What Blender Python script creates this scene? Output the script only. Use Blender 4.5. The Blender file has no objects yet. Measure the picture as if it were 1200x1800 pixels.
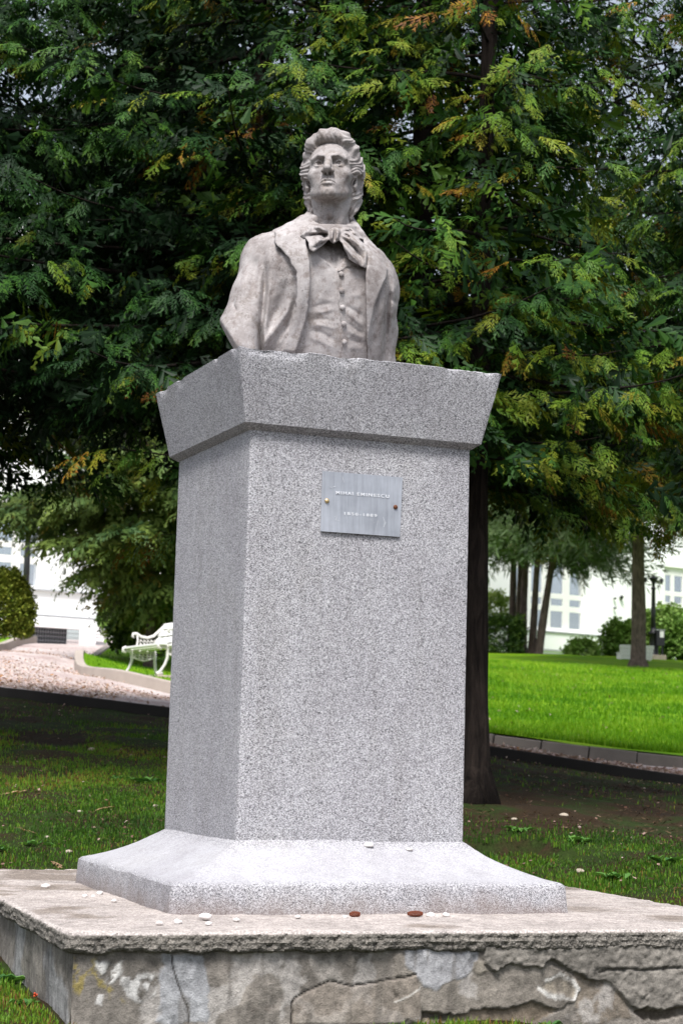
import bpy, bmesh, math, random
import numpy as np
from mathutils import Matrix, Vector

random.seed(7)
RNG = np.random.default_rng(11)
SC = bpy.context.scene
COL = SC.collection
R_ = math.radians

# ------------------------------------------------------------------ camera
F_PX, PITCH, ROLL, CAM_Z = 3283.66, 0.1278, 0.0275, 0.9     # px are those of a 1200 x 1800 picture
_c, _s, _cr, _sr = math.cos(PITCH), math.sin(PITCH), math.cos(ROLL), math.sin(ROLL)
cam = bpy.data.objects.new('camera', bpy.data.cameras.new('camera'))
COL.objects.link(cam)
fw = Vector((0, _c, _s)); up0 = Vector((0, -_s, _c)); rt0 = Vector((1, 0, 0))
rt = rt0 * _cr + up0 * _sr; up = up0 * _cr - rt0 * _sr
M = Matrix((rt, up, -fw)).transposed().to_4x4()
M.translation = (0, 0, CAM_Z)
cam.matrix_world = M
cam.data.sensor_fit = 'VERTICAL'; cam.data.sensor_height = 36.0
cam.data.lens = F_PX / 1800 * 36.0
cam.data.clip_start = 0.1; cam.data.clip_end = 2000
cam.data.dof.use_dof = True; cam.data.dof.focus_distance = 7.75; cam.data.dof.aperture_fstop = 6.3
SC.camera = cam

# ------------------------------------------------------------------ world, sun, exposure
SUN_EL, SUN_AZ = R_(58), R_(189)      # overcast: a broad soft sun high behind the camera
w = bpy.data.worlds.new('World'); SC.world = w; w.use_nodes = True
nt = w.node_tree; nt.nodes.clear()
sky = nt.nodes.new('ShaderNodeTexSky'); sky.sky_type = 'NISHITA'; sky.sun_disc = False
sky.sun_elevation = SUN_EL; sky.sun_rotation = SUN_AZ
sky.air_density = 1.0; sky.dust_density = 4.0; sky.ozone_density = 1.0; sky.altitude = 800
hs = nt.nodes.new('ShaderNodeHueSaturation'); hs.inputs['Saturation'].default_value = 0.45
bgn = nt.nodes.new('ShaderNodeBackground'); bgn.inputs['Strength'].default_value = 0.058
wo = nt.nodes.new('ShaderNodeOutputWorld')
nt.links.new(sky.outputs[0], hs.inputs['Color']); nt.links.new(hs.outputs[0], bgn.inputs[0]); nt.links.new(bgn.outputs[0], wo.inputs[0])
sl = bpy.data.lights.new('sun', 'SUN'); sl.energy = 1.5; sl.angle = R_(18); sl.color = (1.0, 0.98, 0.955)
sun = bpy.data.objects.new('sun', sl); COL.objects.link(sun)
sd = Vector((math.sin(SUN_AZ) * math.cos(SUN_EL), math.cos(SUN_AZ) * math.cos(SUN_EL), math.sin(SUN_EL)))
sun.rotation_euler = sd.to_track_quat('Z', 'Y').to_euler()
sun.location = (3, -8, 12)
SC.view_settings.view_transform = 'Standard'; SC.view_settings.look = 'None'
SC.view_settings.gamma = 1.0; SC.view_settings.exposure = 1.92
SC.view_settings.use_curve_mapping = False

# ------------------------------------------------------------------ geometry of the view (used to measure the place)
def ray(px, py):
    u, v = px - 600.0, py - 900.0
    a = _cr * u + _sr * v; b = -_sr * u + _cr * v
    dx, dy, dz = a / F_PX, 1.0, -b / F_PX
    return np.array([dx, _c * dy - _s * dz, _s * dy + _c * dz])
O_ = np.array([0, 0, CAM_Z])
def at(px, py, Y):
    r = ray(px, py); return O_ + r * (Y / r[1])
def atz(px, py, z):
    r = ray(px, py); return O_ + r * ((z - CAM_Z) / r[2])
def on_plane(px, py, p0, n):
    r = ray(px, py); return O_ + r * (np.dot(np.array(p0) - O_, n) / np.dot(r, n))
def project(X, Y, Z):
    Zc = Z - CAM_Z
    d = _c * Y + _s * Zc; u = -_s * Y + _c * Zc
    x = F_PX * X / d; y = -F_PX * u / d
    return 600 + _cr * x - _sr * y, 900 + _sr * x + _cr * y

# ------------------------------------------------------------------ numpy noise
def _h(i, j, k, seed):
    n = (i.astype(np.int64) * 73856093) ^ (j.astype(np.int64) * 19349663) ^ (k.astype(np.int64) * 83492791) ^ (seed * 2654435761)
    n = (n ^ (n >> 13)) * 1274126177 & 0x7fffffff
    n = n ^ (n >> 16)
    return ((n & 0xffff).astype(np.float32)) / 32767.5 - 1.0
def vnoise(x, y, z=None, seed=0):
    x = np.asarray(x, np.float32); y = np.asarray(y, np.float32)
    z = np.zeros_like(x) if z is None else np.asarray(z, np.float32)
    x, y, z = np.broadcast_arrays(x, y, z)
    i, j, k = np.floor(x), np.floor(y), np.floor(z)
    fx, fy, fz = x - i, y - j, z - k
    fx = fx * fx * (3 - 2 * fx); fy = fy * fy * (3 - 2 * fy); fz = fz * fz * (3 - 2 * fz)
    r = 0
    for a in (0, 1):
        wa = fx if a else 1 - fx
        for b in (0, 1):
            wb = wa * (fy if b else 1 - fy)
            for c in (0, 1):
                r = r + _h(i + a, j + b, k + c, seed) * wb * (fz if c else 1 - fz)
    return r
def fbm(x, y, z=None, seed=0, oct=4, gain=0.5):
    s, a, f = 0, 1.0, 1.0
    for o in range(oct):
        s = s + a * vnoise(x * f, y * f, None if z is None else z * f, seed + o * 17); a *= gain; f *= 2.03
    return s
def pebbly(x, y, cell, seed=0):
    """packed rounded grains: height 0..1 of the nearest jittered cell centre"""
    x = np.asarray(x, np.float32) / cell; y = np.asarray(y, np.float32) / cell; i, j = np.floor(x), np.floor(y); z = np.zeros_like(i); best = np.zeros_like(x)
    for a in (-1, 0, 1):
        for b in (-1, 0, 1):
            cx = i + a + .5 + .42 * _h(i + a, j + b, z, seed); cy = j + b + .5 + .42 * _h(i + a, j + b, z, seed + 7); rr = .62 + .22 * _h(i + a, j + b, z, seed + 13)
            best = np.maximum(best, np.sqrt(np.maximum(0, 1 - ((x - cx) ** 2 + (y - cy) ** 2) / (rr * rr))) * (.7 + .3 * _h(i + a, j + b, z, seed + 19)))
    return best
def sstep(a, b, x):
    t = np.clip((x - a) / (b - a), 0, 1); return t * t * (3 - 2 * t)

# ------------------------------------------------------------------ object helpers
def tag(o, label=None, cat=None, group=None, kind=None):
    if label: o['label'] = label
    if cat: o['category'] = cat
    if group: o['group'] = group
    if kind: o['kind'] = kind
    return o
def thing(name, label, cat, loc=(0, 0, 0), rz=0.0, group=None):
    o = bpy.data.objects.new(name, None); COL.objects.link(o)
    o.empty_display_size = 0.1
    o.location = loc; o.rotation_euler = (0, 0, rz)
    return tag(o, label, cat, group)
def link(name, me, m=None, parent=None, kind=None, world=False):
    """world=True: the mesh is in world coordinates, so undo the parent's own transform (parents are top-level, unscaled)."""
    o = bpy.data.objects.new(name, me); COL.objects.link(o)
    if m is not None and not me.materials: me.materials.append(m)
    if parent is not None:
        o.parent = parent
        if world:
            pm = Matrix.Translation(parent.location) @ parent.rotation_euler.to_matrix().to_4x4()
            o.matrix_parent_inverse = pm.inverted()
    if kind: o['kind'] = kind
    return o
def npmesh(name, V, Fc, smooth=True, attrs=None, n=None):
    """V (N,3); Fc (M,k) index array of one polygon size, or a list of such arrays."""
    Fs = Fc if isinstance(Fc, list) else [Fc]
    Fs = [np.asarray(f, np.int32) for f in Fs if len(f)]
    me = bpy.data.meshes.new(name)
    V = np.asarray(V, np.float32)
    me.vertices.add(len(V)); me.vertices.foreach_set('co', V.ravel())
    tot = np.concatenate([np.full(len(f), f.shape[1], np.int32) for f in Fs])
    li = np.concatenate([f.ravel() for f in Fs])
    me.loops.add(len(li)); me.loops.foreach_set('vertex_index', li)
    st = np.concatenate([[0], np.cumsum(tot)[:-1]]).astype(np.int32)
    me.polygons.add(len(tot)); me.polygons.foreach_set('loop_start', st)
    me.polygons.foreach_set('use_smooth', np.full(len(tot), bool(smooth)))
    me.update(calc_edges=True)
    for k, v in (attrs or {}).items():
        v = np.asarray(v, np.float32)
        if v.ndim == 1:
            a = me.attributes.new(k, 'FLOAT', 'POINT'); a.data.foreach_set('value', v)
        else:
            if v.shape[1] == 3: v = np.concatenate([v, np.ones((len(v), 1), np.float32)], 1)
            a = me.attributes.new(k, 'FLOAT_COLOR', 'POINT'); a.data.foreach_set('color', v.ravel())
    return me
class MB:
    """collects simple shapes into one mesh"""
    def __init__(s): s.v, s.f = [], []
    def add(s, V, F):
        b = len(s.v); s.v += [tuple(map(float, p)) for p in V]; s.f += [tuple(b + i for i in f) for f in F]; return s
    def box(s, c, d, rz=0.0, M3=None):
        x, y, z = d[0] / 2, d[1] / 2, d[2] / 2
        P = np.array([(-x, -y, -z), (x, -y, -z), (x, y, -z), (-x, y, -z), (-x, -y, z), (x, -y, z), (x, y, z), (-x, y, z)])
        if M3 is None:
            cc, ss = math.cos(rz), math.sin(rz); M3 = np.array([[cc, -ss, 0], [ss, cc, 0], [0, 0, 1]])
        P = P @ np.array(M3).T + np.array(c)
        return s.add(P, [(0, 3, 2, 1), (4, 5, 6, 7), (0, 1, 5, 4), (1, 2, 6, 5), (2, 3, 7, 6), (3, 0, 4, 7)])
    def tube(s, pts, rad, n=8, cap=True):
        pts = [np.array(p, float) for p in pts]
        rad = [rad] * len(pts) if np.isscalar(rad) else list(rad)
        t0 = pts[1] - pts[0]; t0 /= np.linalg.norm(t0) + 1e-9
        a = np.cross(t0, (0, 0, 1.0))
        if np.linalg.norm(a) < 1e-3: a = np.array((1.0, 0, 0))
        a /= np.linalg.norm(a)
        V = []
        for i, p in enumerate(pts):
            t = pts[min(i + 1, len(pts) - 1)] - pts[max(i - 1, 0)]; t /= np.linalg.norm(t) + 1e-9
            a = a - t * np.dot(a, t); a /= np.linalg.norm(a) + 1e-9
            b = np.cross(t, a)
            for k in range(n):
                th = 2 * math.pi * k / n
                V.append(p + rad[i] * (a * math.cos(th) + b * math.sin(th)))
        Fc = [(i * n + k, i * n + (k + 1) % n, (i + 1) * n + (k + 1) % n, (i + 1) * n + k) for i in range(len(pts) - 1) for k in range(n)]
        if cap: Fc += [tuple(range(n))[::-1], tuple((len(pts) - 1) * n + k for k in range(n))]
        return s.add(V, Fc)
    def lathe(s, prof, n=20, c=(0, 0, 0)):
        V = [(c[0] + r * math.cos(2 * math.pi * k / n), c[1] + r * math.sin(2 * math.pi * k / n), c[2] + z) for r, z in prof for k in range(n)]
        Fc = [(i * n + k, i * n + (k + 1) % n, (i + 1) * n + (k + 1) % n, (i + 1) * n + k) for i in range(len(prof) - 1) for k in range(n)]
        Fc += [tuple(range(n))[::-1], tuple((len(prof) - 1) * n + k for k in range(n))]
        return s.add(V, Fc)
    def prism(s, poly, M3, c, t):
        """polygon in the local xz plane, thickness t along local y"""
        n = len(poly)
        P = [np.array((p[0], y, p[1])) for y in (-t / 2, t / 2) for p in poly]
        P = [np.array(M3) @ p + np.array(c) for p in P]
        Fc = [tuple(range(n)), tuple(range(2 * n - 1, n - 1, -1))] + [(i, i + n, (i + 1) % n + n, (i + 1) % n) for i in range(n)]
        return s.add(P, Fc)
    def mesh(s, name, smooth=False):
        me = bpy.data.meshes.new(name); me.from_pydata(s.v, [], s.f)
        if smooth: me.polygons.foreach_set('use_smooth', [True] * len(me.polygons))
        me.update(); return me
    def build(s, name, m, parent=None, smooth=False, kind=None, world=False, bevel=0.0):
        me = s.mesh(name, smooth); o = link(name, me, m, parent, kind, world)
        if bevel:
            b = o.modifiers.new('bevel', 'BEVEL'); b.width = bevel; b.segments = 2; b.limit_method = 'ANGLE'
        return o
def rot3(ax, a):
    return np.array(Matrix.Rotation(a, 3, ax))

# ------------------------------------------------------------------ material helpers
class NT:
    def __init__(s, name):
        s.m = bpy.data.materials.new(name); s.m.use_nodes = True
        s.t = s.m.node_tree; s.t.nodes.clear()
        s.out = s.t.nodes.new('ShaderNodeOutputMaterial'); s.b = s.t.nodes.new('ShaderNodeBsdfPrincipled')
        s.t.links.new(s.b.outputs[0], s.out.inputs[0]); s.co = None
    def n(s, typ, ins=None, **kw):
        nd = s.t.nodes.new('ShaderNode' + typ)
        for k, v in kw.items(): setattr(nd, k, v)
        for k, v in (ins or {}).items(): s.set(nd.inputs[k], v)
        return nd
    def set(s, sock, v):
        if isinstance(v, bpy.types.NodeSocket): s.t.links.new(v, sock)
        elif isinstance(v, bpy.types.Node): s.t.links.new(v.outputs[0], sock)
        elif isinstance(v, (tuple, list)) and len(v) == 3 and sock.type == 'RGBA': sock.default_value = (*v, 1)
        else: sock.default_value = v
    def obj(s):
        if s.co is None: s.co = s.n('TexCoord').outputs['Object']
        return s.co
    def noise(s, scale, detail=4, rough=0.55, vec=None, dist=0.0):
        return s.n('TexNoise', {'Vector': vec or s.obj(), 'Scale': scale, 'Detail': detail, 'Roughness': rough, 'Distortion': dist}).outputs['Fac']
    def vor(s, scale, out='Color', vec=None, feature='F1'):
        return s.n('TexVoronoi', {'Vector': vec or s.obj(), 'Scale': scale}, feature=feature).outputs[out]
    def ramp(s, fac, stops, interp='LINEAR'):
        r = s.n('ValToRGB', {'Fac': fac}); e = r.color_ramp; e.interpolation = interp
        while len(e.elements) < len(stops): e.elements.new(0.5)
        for el, (p, c) in zip(e.elements, stops):
            el.position = p; el.color = (*c, 1) if not np.isscalar(c) else (c, c, c, 1)
        return r.outputs[0]
    def mix(s, fac, a, b, mode='MIX'):
        x = s.n('Mix', data_type='RGBA', blend_type=mode)
        s.set(x.inputs[0], fac); s.set(x.inputs[6], a); s.set(x.inputs[7], b); return x.outputs[2]
    def math(s, op, a, b=0.0):
        x = s.n('Math', operation=op); s.set(x.inputs[0], a); s.set(x.inputs[1], b); return x.outputs[0]
    def bump(s, h, strength=0.3, dist=0.01, normal=None):
        x = s.n('Bump', {'Height': h, 'Strength': strength, 'Distance': dist})
        if normal is not None: s.set(x.inputs['Normal'], normal)
        return x.outputs[0]
    def attr(s, name, out='Fac'):
        return s.n('Attribute', attribute_name=name).outputs[out]
    def sep(s, col):
        return s.n('SeparateColor', {'Color': col}).outputs
    def fin(s, color, rough=0.8, normal=None, spec=0.3, metal=0.0):
        s.set(s.b.inputs['Base Color'], color); s.set(s.b.inputs['Roughness'], rough)
        s.b.inputs['Specular IOR Level'].default_value = spec; s.b.inputs['Metallic'].default_value = metal
        if normal is not None: s.set(s.b.inputs['Normal'], normal)
        return s.m
def m_plain(name, col, rough=0.6, var=0.15, scale=6.0, metal=0.0, spec=0.4, bump=0.0):
    t = NT(name); nz = t.noise(scale, 5, 0.6)
    c = t.mix(nz, tuple(max(0, x * (1 - var)) for x in col), tuple(min(1, x * (1 + var)) for x in col))
    nm = t.bump(t.noise(scale * 12, 3), bump, 0.004) if bump else None
    return t.fin(c, rough, nm, spec, metal)
def m_granite():
    t = NT('granite_terrazzo')
    a = t.sep(t.vor(380))[0]; b = t.sep(t.vor(240))[1]
    g = t.ramp(a, [(0.0, (.014, .013, .017)), (0.22, (.05, .048, .056)), (0.28, (.22, .217, .236)), (0.5, (.42, .415, .44)), (0.76, (.69, .685, .715))], 'CONSTANT')
    g2 = t.ramp(b, [(0.0, (.03, .029, .035)), (0.09, (.28, .275, .29)), (0.7, (.40, .39, .408))], 'CONSTANT')
    c = t.mix(0.42, g, g2)
    c = t.mix(t.math('MULTIPLY', t.attr('worn_lit'), 0.62), c, (.41, .405, .43))
    big = t.noise(2.4, 5, 0.6)
    c = t.mix(1.0, c, t.ramp(big, [(0.3, (.86, .85, .86)), (0.55, (1, 1, 1)), (0.75, (.93, .92, .9))]), 'MULTIPLY')
    st = t.noise(9, 6, 0.7, t.n('Mapping', {'Vector': t.obj(), 'Scale': (1.6, 1.6, 0.22)}).outputs[0])
    c = t.mix(1.0, c, t.ramp(st, [(0.36, (.90, .895, .885)), (0.56, (1, 1, 1))]), 'MULTIPLY')
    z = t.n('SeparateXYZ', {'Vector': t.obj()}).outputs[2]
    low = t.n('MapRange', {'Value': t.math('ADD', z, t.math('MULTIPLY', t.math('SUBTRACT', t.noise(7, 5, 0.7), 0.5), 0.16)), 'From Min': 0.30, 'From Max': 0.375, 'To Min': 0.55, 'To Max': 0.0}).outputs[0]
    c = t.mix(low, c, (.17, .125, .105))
    nm = t.bump(t.math('ADD', t.vor(290, 'Distance'), t.math('MULTIPLY', t.noise(60, 4), 0.8)), 0.14, 0.004)
    return t.fin(c, 0.78, nm, 0.35)
def m_marble():
    t = NT('weathered_marble')
    n1 = t.noise(5.5, 6, 0.62); n2 = t.noise(26, 6, 0.7); n3 = t.noise(130, 3, 0.6); n4 = t.noise(11, 5, 0.7)
    c = t.ramp(n1, [(0.28, (.18, .155, .147)), (0.48, (.32, .292, .287)), (0.7, (.45, .422, .42))])
    c = t.mix(1.0, c, t.ramp(n2, [(0.36, (.66, .62, .60)), (0.5, (1, 1, 1))]), 'MULTIPLY')
    c = t.mix(t.ramp(n4, [(0.53, 0.0), (0.66, 0.7)]), c, (.15, .12, .10))
    c = t.mix(t.math('MULTIPLY', t.ramp(n3, [(0.54, 0.0), (0.68, 0.7)]), t.ramp(t.noise(9, 5, 0.7), [(0.45, .08), (0.62, 1.0)])), c, (.085, .074, .068))
    c = t.mix(t.ramp(t.noise(38, 6, 0.7), [(0.52, 0.0), (0.70, 0.32)]), c, (.60, .58, .575))
    nm = t.bump(t.math('ADD', n2, t.math('MULTIPLY', n3, 0.35)), 0.35, 0.006)
    return t.fin(c, 0.72, nm, 0.3)
def m_colattr(name, scale=20, rough=0.9, var=(.62, 1.15), bump=0.5, dist=0.01, speck=0.0):
    t = NT(name); a = t.attr('col', 'Color')
    n1 = t.noise(scale, 6, 0.65); n2 = t.noise(scale * 6, 4, 0.6)
    c = t.mix(1.0, a, t.ramp(n1, [(0.28, var[0]), (0.5, 0.9), (0.72, var[1])]), 'MULTIPLY')
    c = t.mix(1.0, c, t.ramp(n2, [(0.3, .74), (0.5, 1.0), (0.7, 1.1)]), 'MULTIPLY')
    if speck: c = t.mix(t.ramp(t.noise(scale * 9, 2), [(0.64, 0.0), (0.68, speck)]), c, (.62, .58, .55))
    h = t.math('ADD', n1, t.math('MULTIPLY', n2, 0.5))
    if speck:
        v = t.vor(scale * 5, 'Distance'); h = t.math('ADD', h, t.math('MULTIPLY', v, -0.9)); c = t.mix(1.0, c, t.ramp(v, [(0.1, 1.12), (0.75, .62)]), 'MULTIPLY')
    nm = t.bump(h, bump, dist)
    return t.fin(c, rough, nm, 0.2)
def m_leaf(name, stops, transl=0.07, rough=0.55):
    t = NT(name); a = t.attr('hue')
    c = t.ramp(a, stops)
    t.fin(c, rough, None, 0.16)
    tr = t.n('BsdfTranslucent', {'Color': t.mix(1.0, c, (1.25, 1.25, .6), 'MULTIPLY')})
    mx = t.n('MixShader', {0: transl}); t.t.links.new(t.b.outputs[0], mx.inputs[1]); t.t.links.new(tr.outputs[0], mx.inputs[2])
    t.t.links.new(mx.outputs[0], t.out.inputs[0]); return t.m
def m_bark(name, c1, c2):
    t = NT(name); v = t.n('Mapping', {'Vector': t.obj(), 'Scale': (1, 1, 0.16)}).outputs[0]
    n1 = t.noise(26, 6, 0.7, v, 0.6); n2 = t.noise(5, 4)
    c = t.mix(1.0, t.ramp(n1, [(0.35, c1), (0.62, c2)]), t.ramp(n2, [(0.3, .7), (0.7, 1.15)]), 'MULTIPLY')
    return t.fin(c, 0.95, t.bump(n1, 1.0, 0.03), 0.15)
def m_ground(name, stops, scale=1.2, fine=30, bump=0.6, fstops=((0.3, .55), (0.55, 1.0), (0.75, 1.35))):
    t = NT(name); n1 = t.noise(scale, 6, 0.65); n2 = t.noise(fine, 5, 0.7)
    c = t.mix(1.0, t.ramp(n1, stops), t.ramp(n2, list(fstops)), 'MULTIPLY')
    return t.fin(c, 0.95, t.bump(n2, bump, 0.03), 0.1)

MAT = {}
def materials():
    MAT['granite'] = m_granite(); MAT['marble'] = m_marble()
    MAT['concrete'] = m_colattr('rough_concrete', 24, speck=0.5)
    MAT['stucco'] = m_colattr('old_stucco', 30, var=(.52, 1.22), bump=0.7, dist=0.008)
    MAT['leaf'] = m_leaf('cypress_leaf', [(0.0, (.005, .017, .005)), (0.15, (.012, .042, .008)), (0.34, (.034, .092, .010)), (0.55, (.090, .155, .012)), (0.72, (.15, .17, .012)), (0.86, (.21, .15, .012)), (0.94, (.24, .105, .014)), (1.0, (.11, .042, .012))])
    MAT['leaf_far'] = m_leaf('far_leaf', [(0.0, (.02, .05, .02)), (0.35, (.045, .095, .03)), (0.7, (.11, .155, .03)), (1.0, (.2, .16, .03))])
    MAT['leaf_blue'] = m_leaf('spruce_needles', [(0.0, (.016, .032, .012)), (0.45, (.045, .08, .024)), (0.75, (.085, .125, .05)), (1.0, (.15, .14, .04))])
    MAT['leaf_light'] = m_leaf('light_shrub_leaf', [(0.0, (.07, .15, .025)), (0.5, (.15, .26, .05)), (1.0, (.27, .34, .1))])
    MAT['leaf_box'] = m_leaf('clipped_box_leaf', [(0.0, (.012, .035, .008)), (0.5, (.065, .115, .012)), (1.0, (.27, .29, .04))])
    MAT['grass'] = m_leaf('grass_blade', [(0.0, (.025, .065, .010)), (0.4, (.062, .15, .012)), (0.8, (.14, .24, .02)), (0.93, (.21, .18, .03)), (1.0, (.17, .085, .03))], 0.3)
    MAT['lawn_blade'] = m_leaf('lawn_blade', [(0.0, (.06, .17, .004)), (0.6, (.12, .26, .006)), (1.0, (.2, .31, .02))], 0.35)
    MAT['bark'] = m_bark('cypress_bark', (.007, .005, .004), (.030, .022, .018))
    MAT['bark_far'] = m_bark('spruce_bark', (.05, .038, .033), (.15, .115, .098))
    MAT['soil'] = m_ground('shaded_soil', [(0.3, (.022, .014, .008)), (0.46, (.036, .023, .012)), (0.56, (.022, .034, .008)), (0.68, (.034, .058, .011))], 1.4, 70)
    MAT['gravel'] = m_ground('pale_gravel', [(0.3, (.36, .27, .25)), (0.5, (.5, .42, .40)), (0.7, (.58, .52, .5))], 0.9, 22)
    MAT['lawn'] = m_ground('lawn_turf', [(0.3, (.06, .16, .004)), (0.5, (.12, .245, .005)), (0.7, (.19, .29, .010))], 0.5, 18, 0.4, ((0.3, .8), (0.55, 1.0), (0.75, 1.15)))
    MAT['kerb'] = m_plain('kerb_concrete', (.14, .125, .11), 0.9, 0.35, 5, bump=0.5)
    MAT['kerb_pale'] = m_plain('pale_kerb_concrete', (.36, .31, .27), 0.9, 0.25, 3, bump=0.4)
    MAT['edge'] = m_plain('shade_toned_edging', (.018, .016, .015), 0.9, 0.4, 5, bump=0.5)  # riser in shadow: its shade is put into the near-black colour
    MAT['white'] = m_plain('white_paint', (.78, .77, .75), 0.5, 0.06, 8)
    MAT['iron'] = m_plain('white_cast_iron', (.62, .60, .57), 0.55, 0.15, 18, bump=0.2)
    MAT['wall'] = m_plain('white_render', (.87, .87, .87), 0.9, 0.03, 1.2)
    MAT['ledge'] = m_plain('grey_ledge', (.42, .43, .45), 0.9, 0.1, 2)
    MAT['dark'] = m_plain('dark_opening', (.02, .022, .026), 0.8, 0.3, 4)
    MAT['grey'] = m_plain('grey_metal', (.10, .10, .11), 0.6, 0.2, 9)
    MAT['black'] = m_plain('black_iron', (.018, .018, .022), 0.45, 0.3, 12)
    MAT['curtain'] = m_plain('grey_curtain', (.40, .43, .45), 0.9, 0.12, 3)
    MAT['mauve'] = m_plain('mauve_curtain', (.38, .27, .31), 0.9, 0.12, 3)
    MAT['stone'] = m_plain('pale_stone', (.66, .62, .6), 0.8, 0.14, 40, bump=0.4)
    MAT['block'] = m_plain('mossy_block', (.34, .29, .23), 0.95, 0.4, 14, bump=0.6)
    MAT['cone'] = m_plain('rusty_cone', (.17, .045, .02), 0.9, 0.35, 60, bump=0.6)
    MAT['berry'] = m_plain('red_berry', (.45, .05, .012), 0.35, 0.2, 60)
    MAT['leaflet'] = m_leaf('broad_leaf', [(0.0, (.04, .12, .03)), (1.0, (.13, .27, .06))], 0.25, 0.6)
    MAT['dead'] = m_leaf('dead_leaf', [(0.0, (.13, .07, .05)), (0.35, (.36, .24, .21)), (0.75, (.60, .48, .45)), (0.9, (.62, .52, .48)), (1.0, (.34, .15, .03))], 0.15, 0.8)
    MAT['needle'] = m_leaf('dead_needles', [(0.0, (.030, .016, .009)), (0.5, (.075, .042, .024)), (0.85, (.13, .08, .05)), (1.0, (.22, .15, .11))], 0.0, 0.9)
    t = NT('brushed_aluminium'); v = t.n('Mapping', {'Vector': t.obj(), 'Scale': (1, 1, 0.06)}).outputs[0]
    n1 = t.noise(70, 5, 0.7, v); n2 = t.noise(7, 4)
    c = t.mix(1.0, t.ramp(n2, [(0.3, (.31, .325, .36)), (0.7, (.44, .455, .50))]), t.ramp(n1, [(0.3, .8), (0.7, 1.12)]), 'MULTIPLY')
    MAT['plate'] = t.fin(c, 0.45, t.bump(n1, 0.1, 0.001), 0.5, 0.55)
    MAT['scratch'] = m_plain('bare_scratched_metal', (.60, .61, .64), 0.6, 0.25, 60)
    MAT['rust'] = m_plain('rusty_screw', (.12, .045, .02), 0.7, 0.4, 80, metal=0.3)
    MAT['brass'] = m_plain('brass_screw', (.55, .42, .22), 0.4, 0.3, 80, metal=0.7)
    t = NT('window_glass'); t.fin((.5, .55, .6), 0.03, None, 0.5); t.b.inputs['Transmission Weight'].default_value = 0.0
    tr = t.n('BsdfTransparent'); mx = t.n('MixShader', {0: 0.45}); t.t.links.new(tr.outputs[0], mx.inputs[1])
    gl = t.n('BsdfGlossy', {'Roughness': 0.05, 'Color': (.8, .85, .9)}); t.t.links.new(gl.outputs[0], mx.inputs[2]); t.t.links.new(mx.outputs[0], t.out.inputs[0])
    MAT['glass'] = t.m

# ------------------------------------------------------------------ terrain: measured points, smooth between
_ctl = []
def ctl(px, py, Y, dz=0.0):
    p = at(px, py, Y); _ctl.append((p[0], p[1], p[2] + dz))
for a in ((122, 1800, 6.0), (122, 1797, 6.14), (0, 1650, 7.7), (400, 1803, 6.35), (900, 1792, 6.6), (1200, 1786, 6.85)): ctl(*a, dz=-.035)
for a in ((0, 1534, 9.15), (130, 1534, 9.3), (1200, 1598, 8.0), (1010, 1568, 8.9),
          (0, 1395, 12), (290, 1398, 12), (835, 1425, 11.6), (1200, 1455, 11.5),
          (0, 1228, 19), (295, 1262, 18.6), (850, 1331, 18.0), (1200, 1386, 17.5)): ctl(*a)
for a in ((0, 1207, 19.05), (850, 1309, 18.05), (1200, 1360, 17.55), (300, 1219, 24.5), (180, 1194, 25.5), (138, 1165, 28), (215, 1138, 38), (0, 1147, 34), (60, 1131, 42), (150, 1137, 48), (60, 1136, 55), (150, 1139, 55), (0, 1136, 55), (100, 1136, 62)): ctl(*a, dz=-.10)
for a in ((840, 1285, 21.2), (1200, 1328, 20.7), (1000, 1222, 32), (1000, 1182, 45), (1110, 1171, 52), (880, 1150, 58), (1020, 1153, 58), (1160, 1158, 62), (1000, 1153, 74)): ctl(*a, dz=-.24)
for a in ((213, 1191, 27.2), (290, 1192, 26.2), (180, 1162, 31)): ctl(*a, dz=-.235)
_ctl += [(-3, 2.5, -.12), (0, 2.5, -.12), (3, 2.5, -.12), (-3.5, 5.5, -.02), (3.5, 5.5, -.03), (0, 5, -.05)]
_A = np.array(_ctl); _P = _A[:, :2] * np.array((1.0, .6))
def _rbf_fit():
    D = np.sqrt(((_P[:, None] - _P[None]) ** 2).sum(-1) + 0.4)
    n = len(_P); K = np.zeros((n + 3, n + 3)); K[:n, :n] = -D - 0.02 * np.eye(n); K[:n, n] = 1; K[:n, n + 1:] = _P; K[n, :n] = 1; K[n + 1:, :n] = _P.T
    return np.linalg.solve(K, np.concatenate([_A[:, 2], np.zeros(3)]))
_W = _rbf_fit()
def G(X, Y):
    X = np.asarray(X, float); Y = np.asarray(Y, float); sh = np.broadcast(X, Y).shape
    x = np.clip(np.broadcast_to(X, sh), -16, 16).ravel(); y = np.clip(np.broadcast_to(Y, sh), 0, 78).ravel() * .6
    out = np.empty(len(x))
    for i in range(0, len(x), 20000):
        a = np.stack([x[i:i + 20000], y[i:i + 20000]], 1)
        D = np.sqrt(((a[:, None] - _P[None]) ** 2).sum(-1) + 0.4)
        out[i:i + 20000] = -D @ _W[:-3] + _W[-3] + a @ _W[-2:]
    rx, ry = X - SLAB_C[0], Y - SLAB_C[1]; a = np.abs(rx * s1[0] + ry * s1[1] - SW / 2) - SW / 2; b = np.abs(rx * s2[0] + ry * s2[1] - SDp / 2) - SDp / 2
    d = np.broadcast_to(np.maximum(a, b), sh).ravel()
    out = np.where(d < .6, np.minimum(out, Z_SLAB - .035 + .16 * np.maximum(d, 0) + np.where(d < -.06, -.12, 0)), out)
    return out.reshape(sh)
SLAB_C = np.array((-0.838, 6.142)); SYAW = R_(19.12); SW, SDp = 2.78, 3.06; Z_SLAB = 0.2988
s1 = np.array((math.cos(SYAW), math.sin(SYAW))); s2 = np.array((-math.sin(SYAW), math.cos(SYAW)))
E1 = (-3.47, 19.05, -0.225)          # near edge of the path: x0, y0, slope
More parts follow.
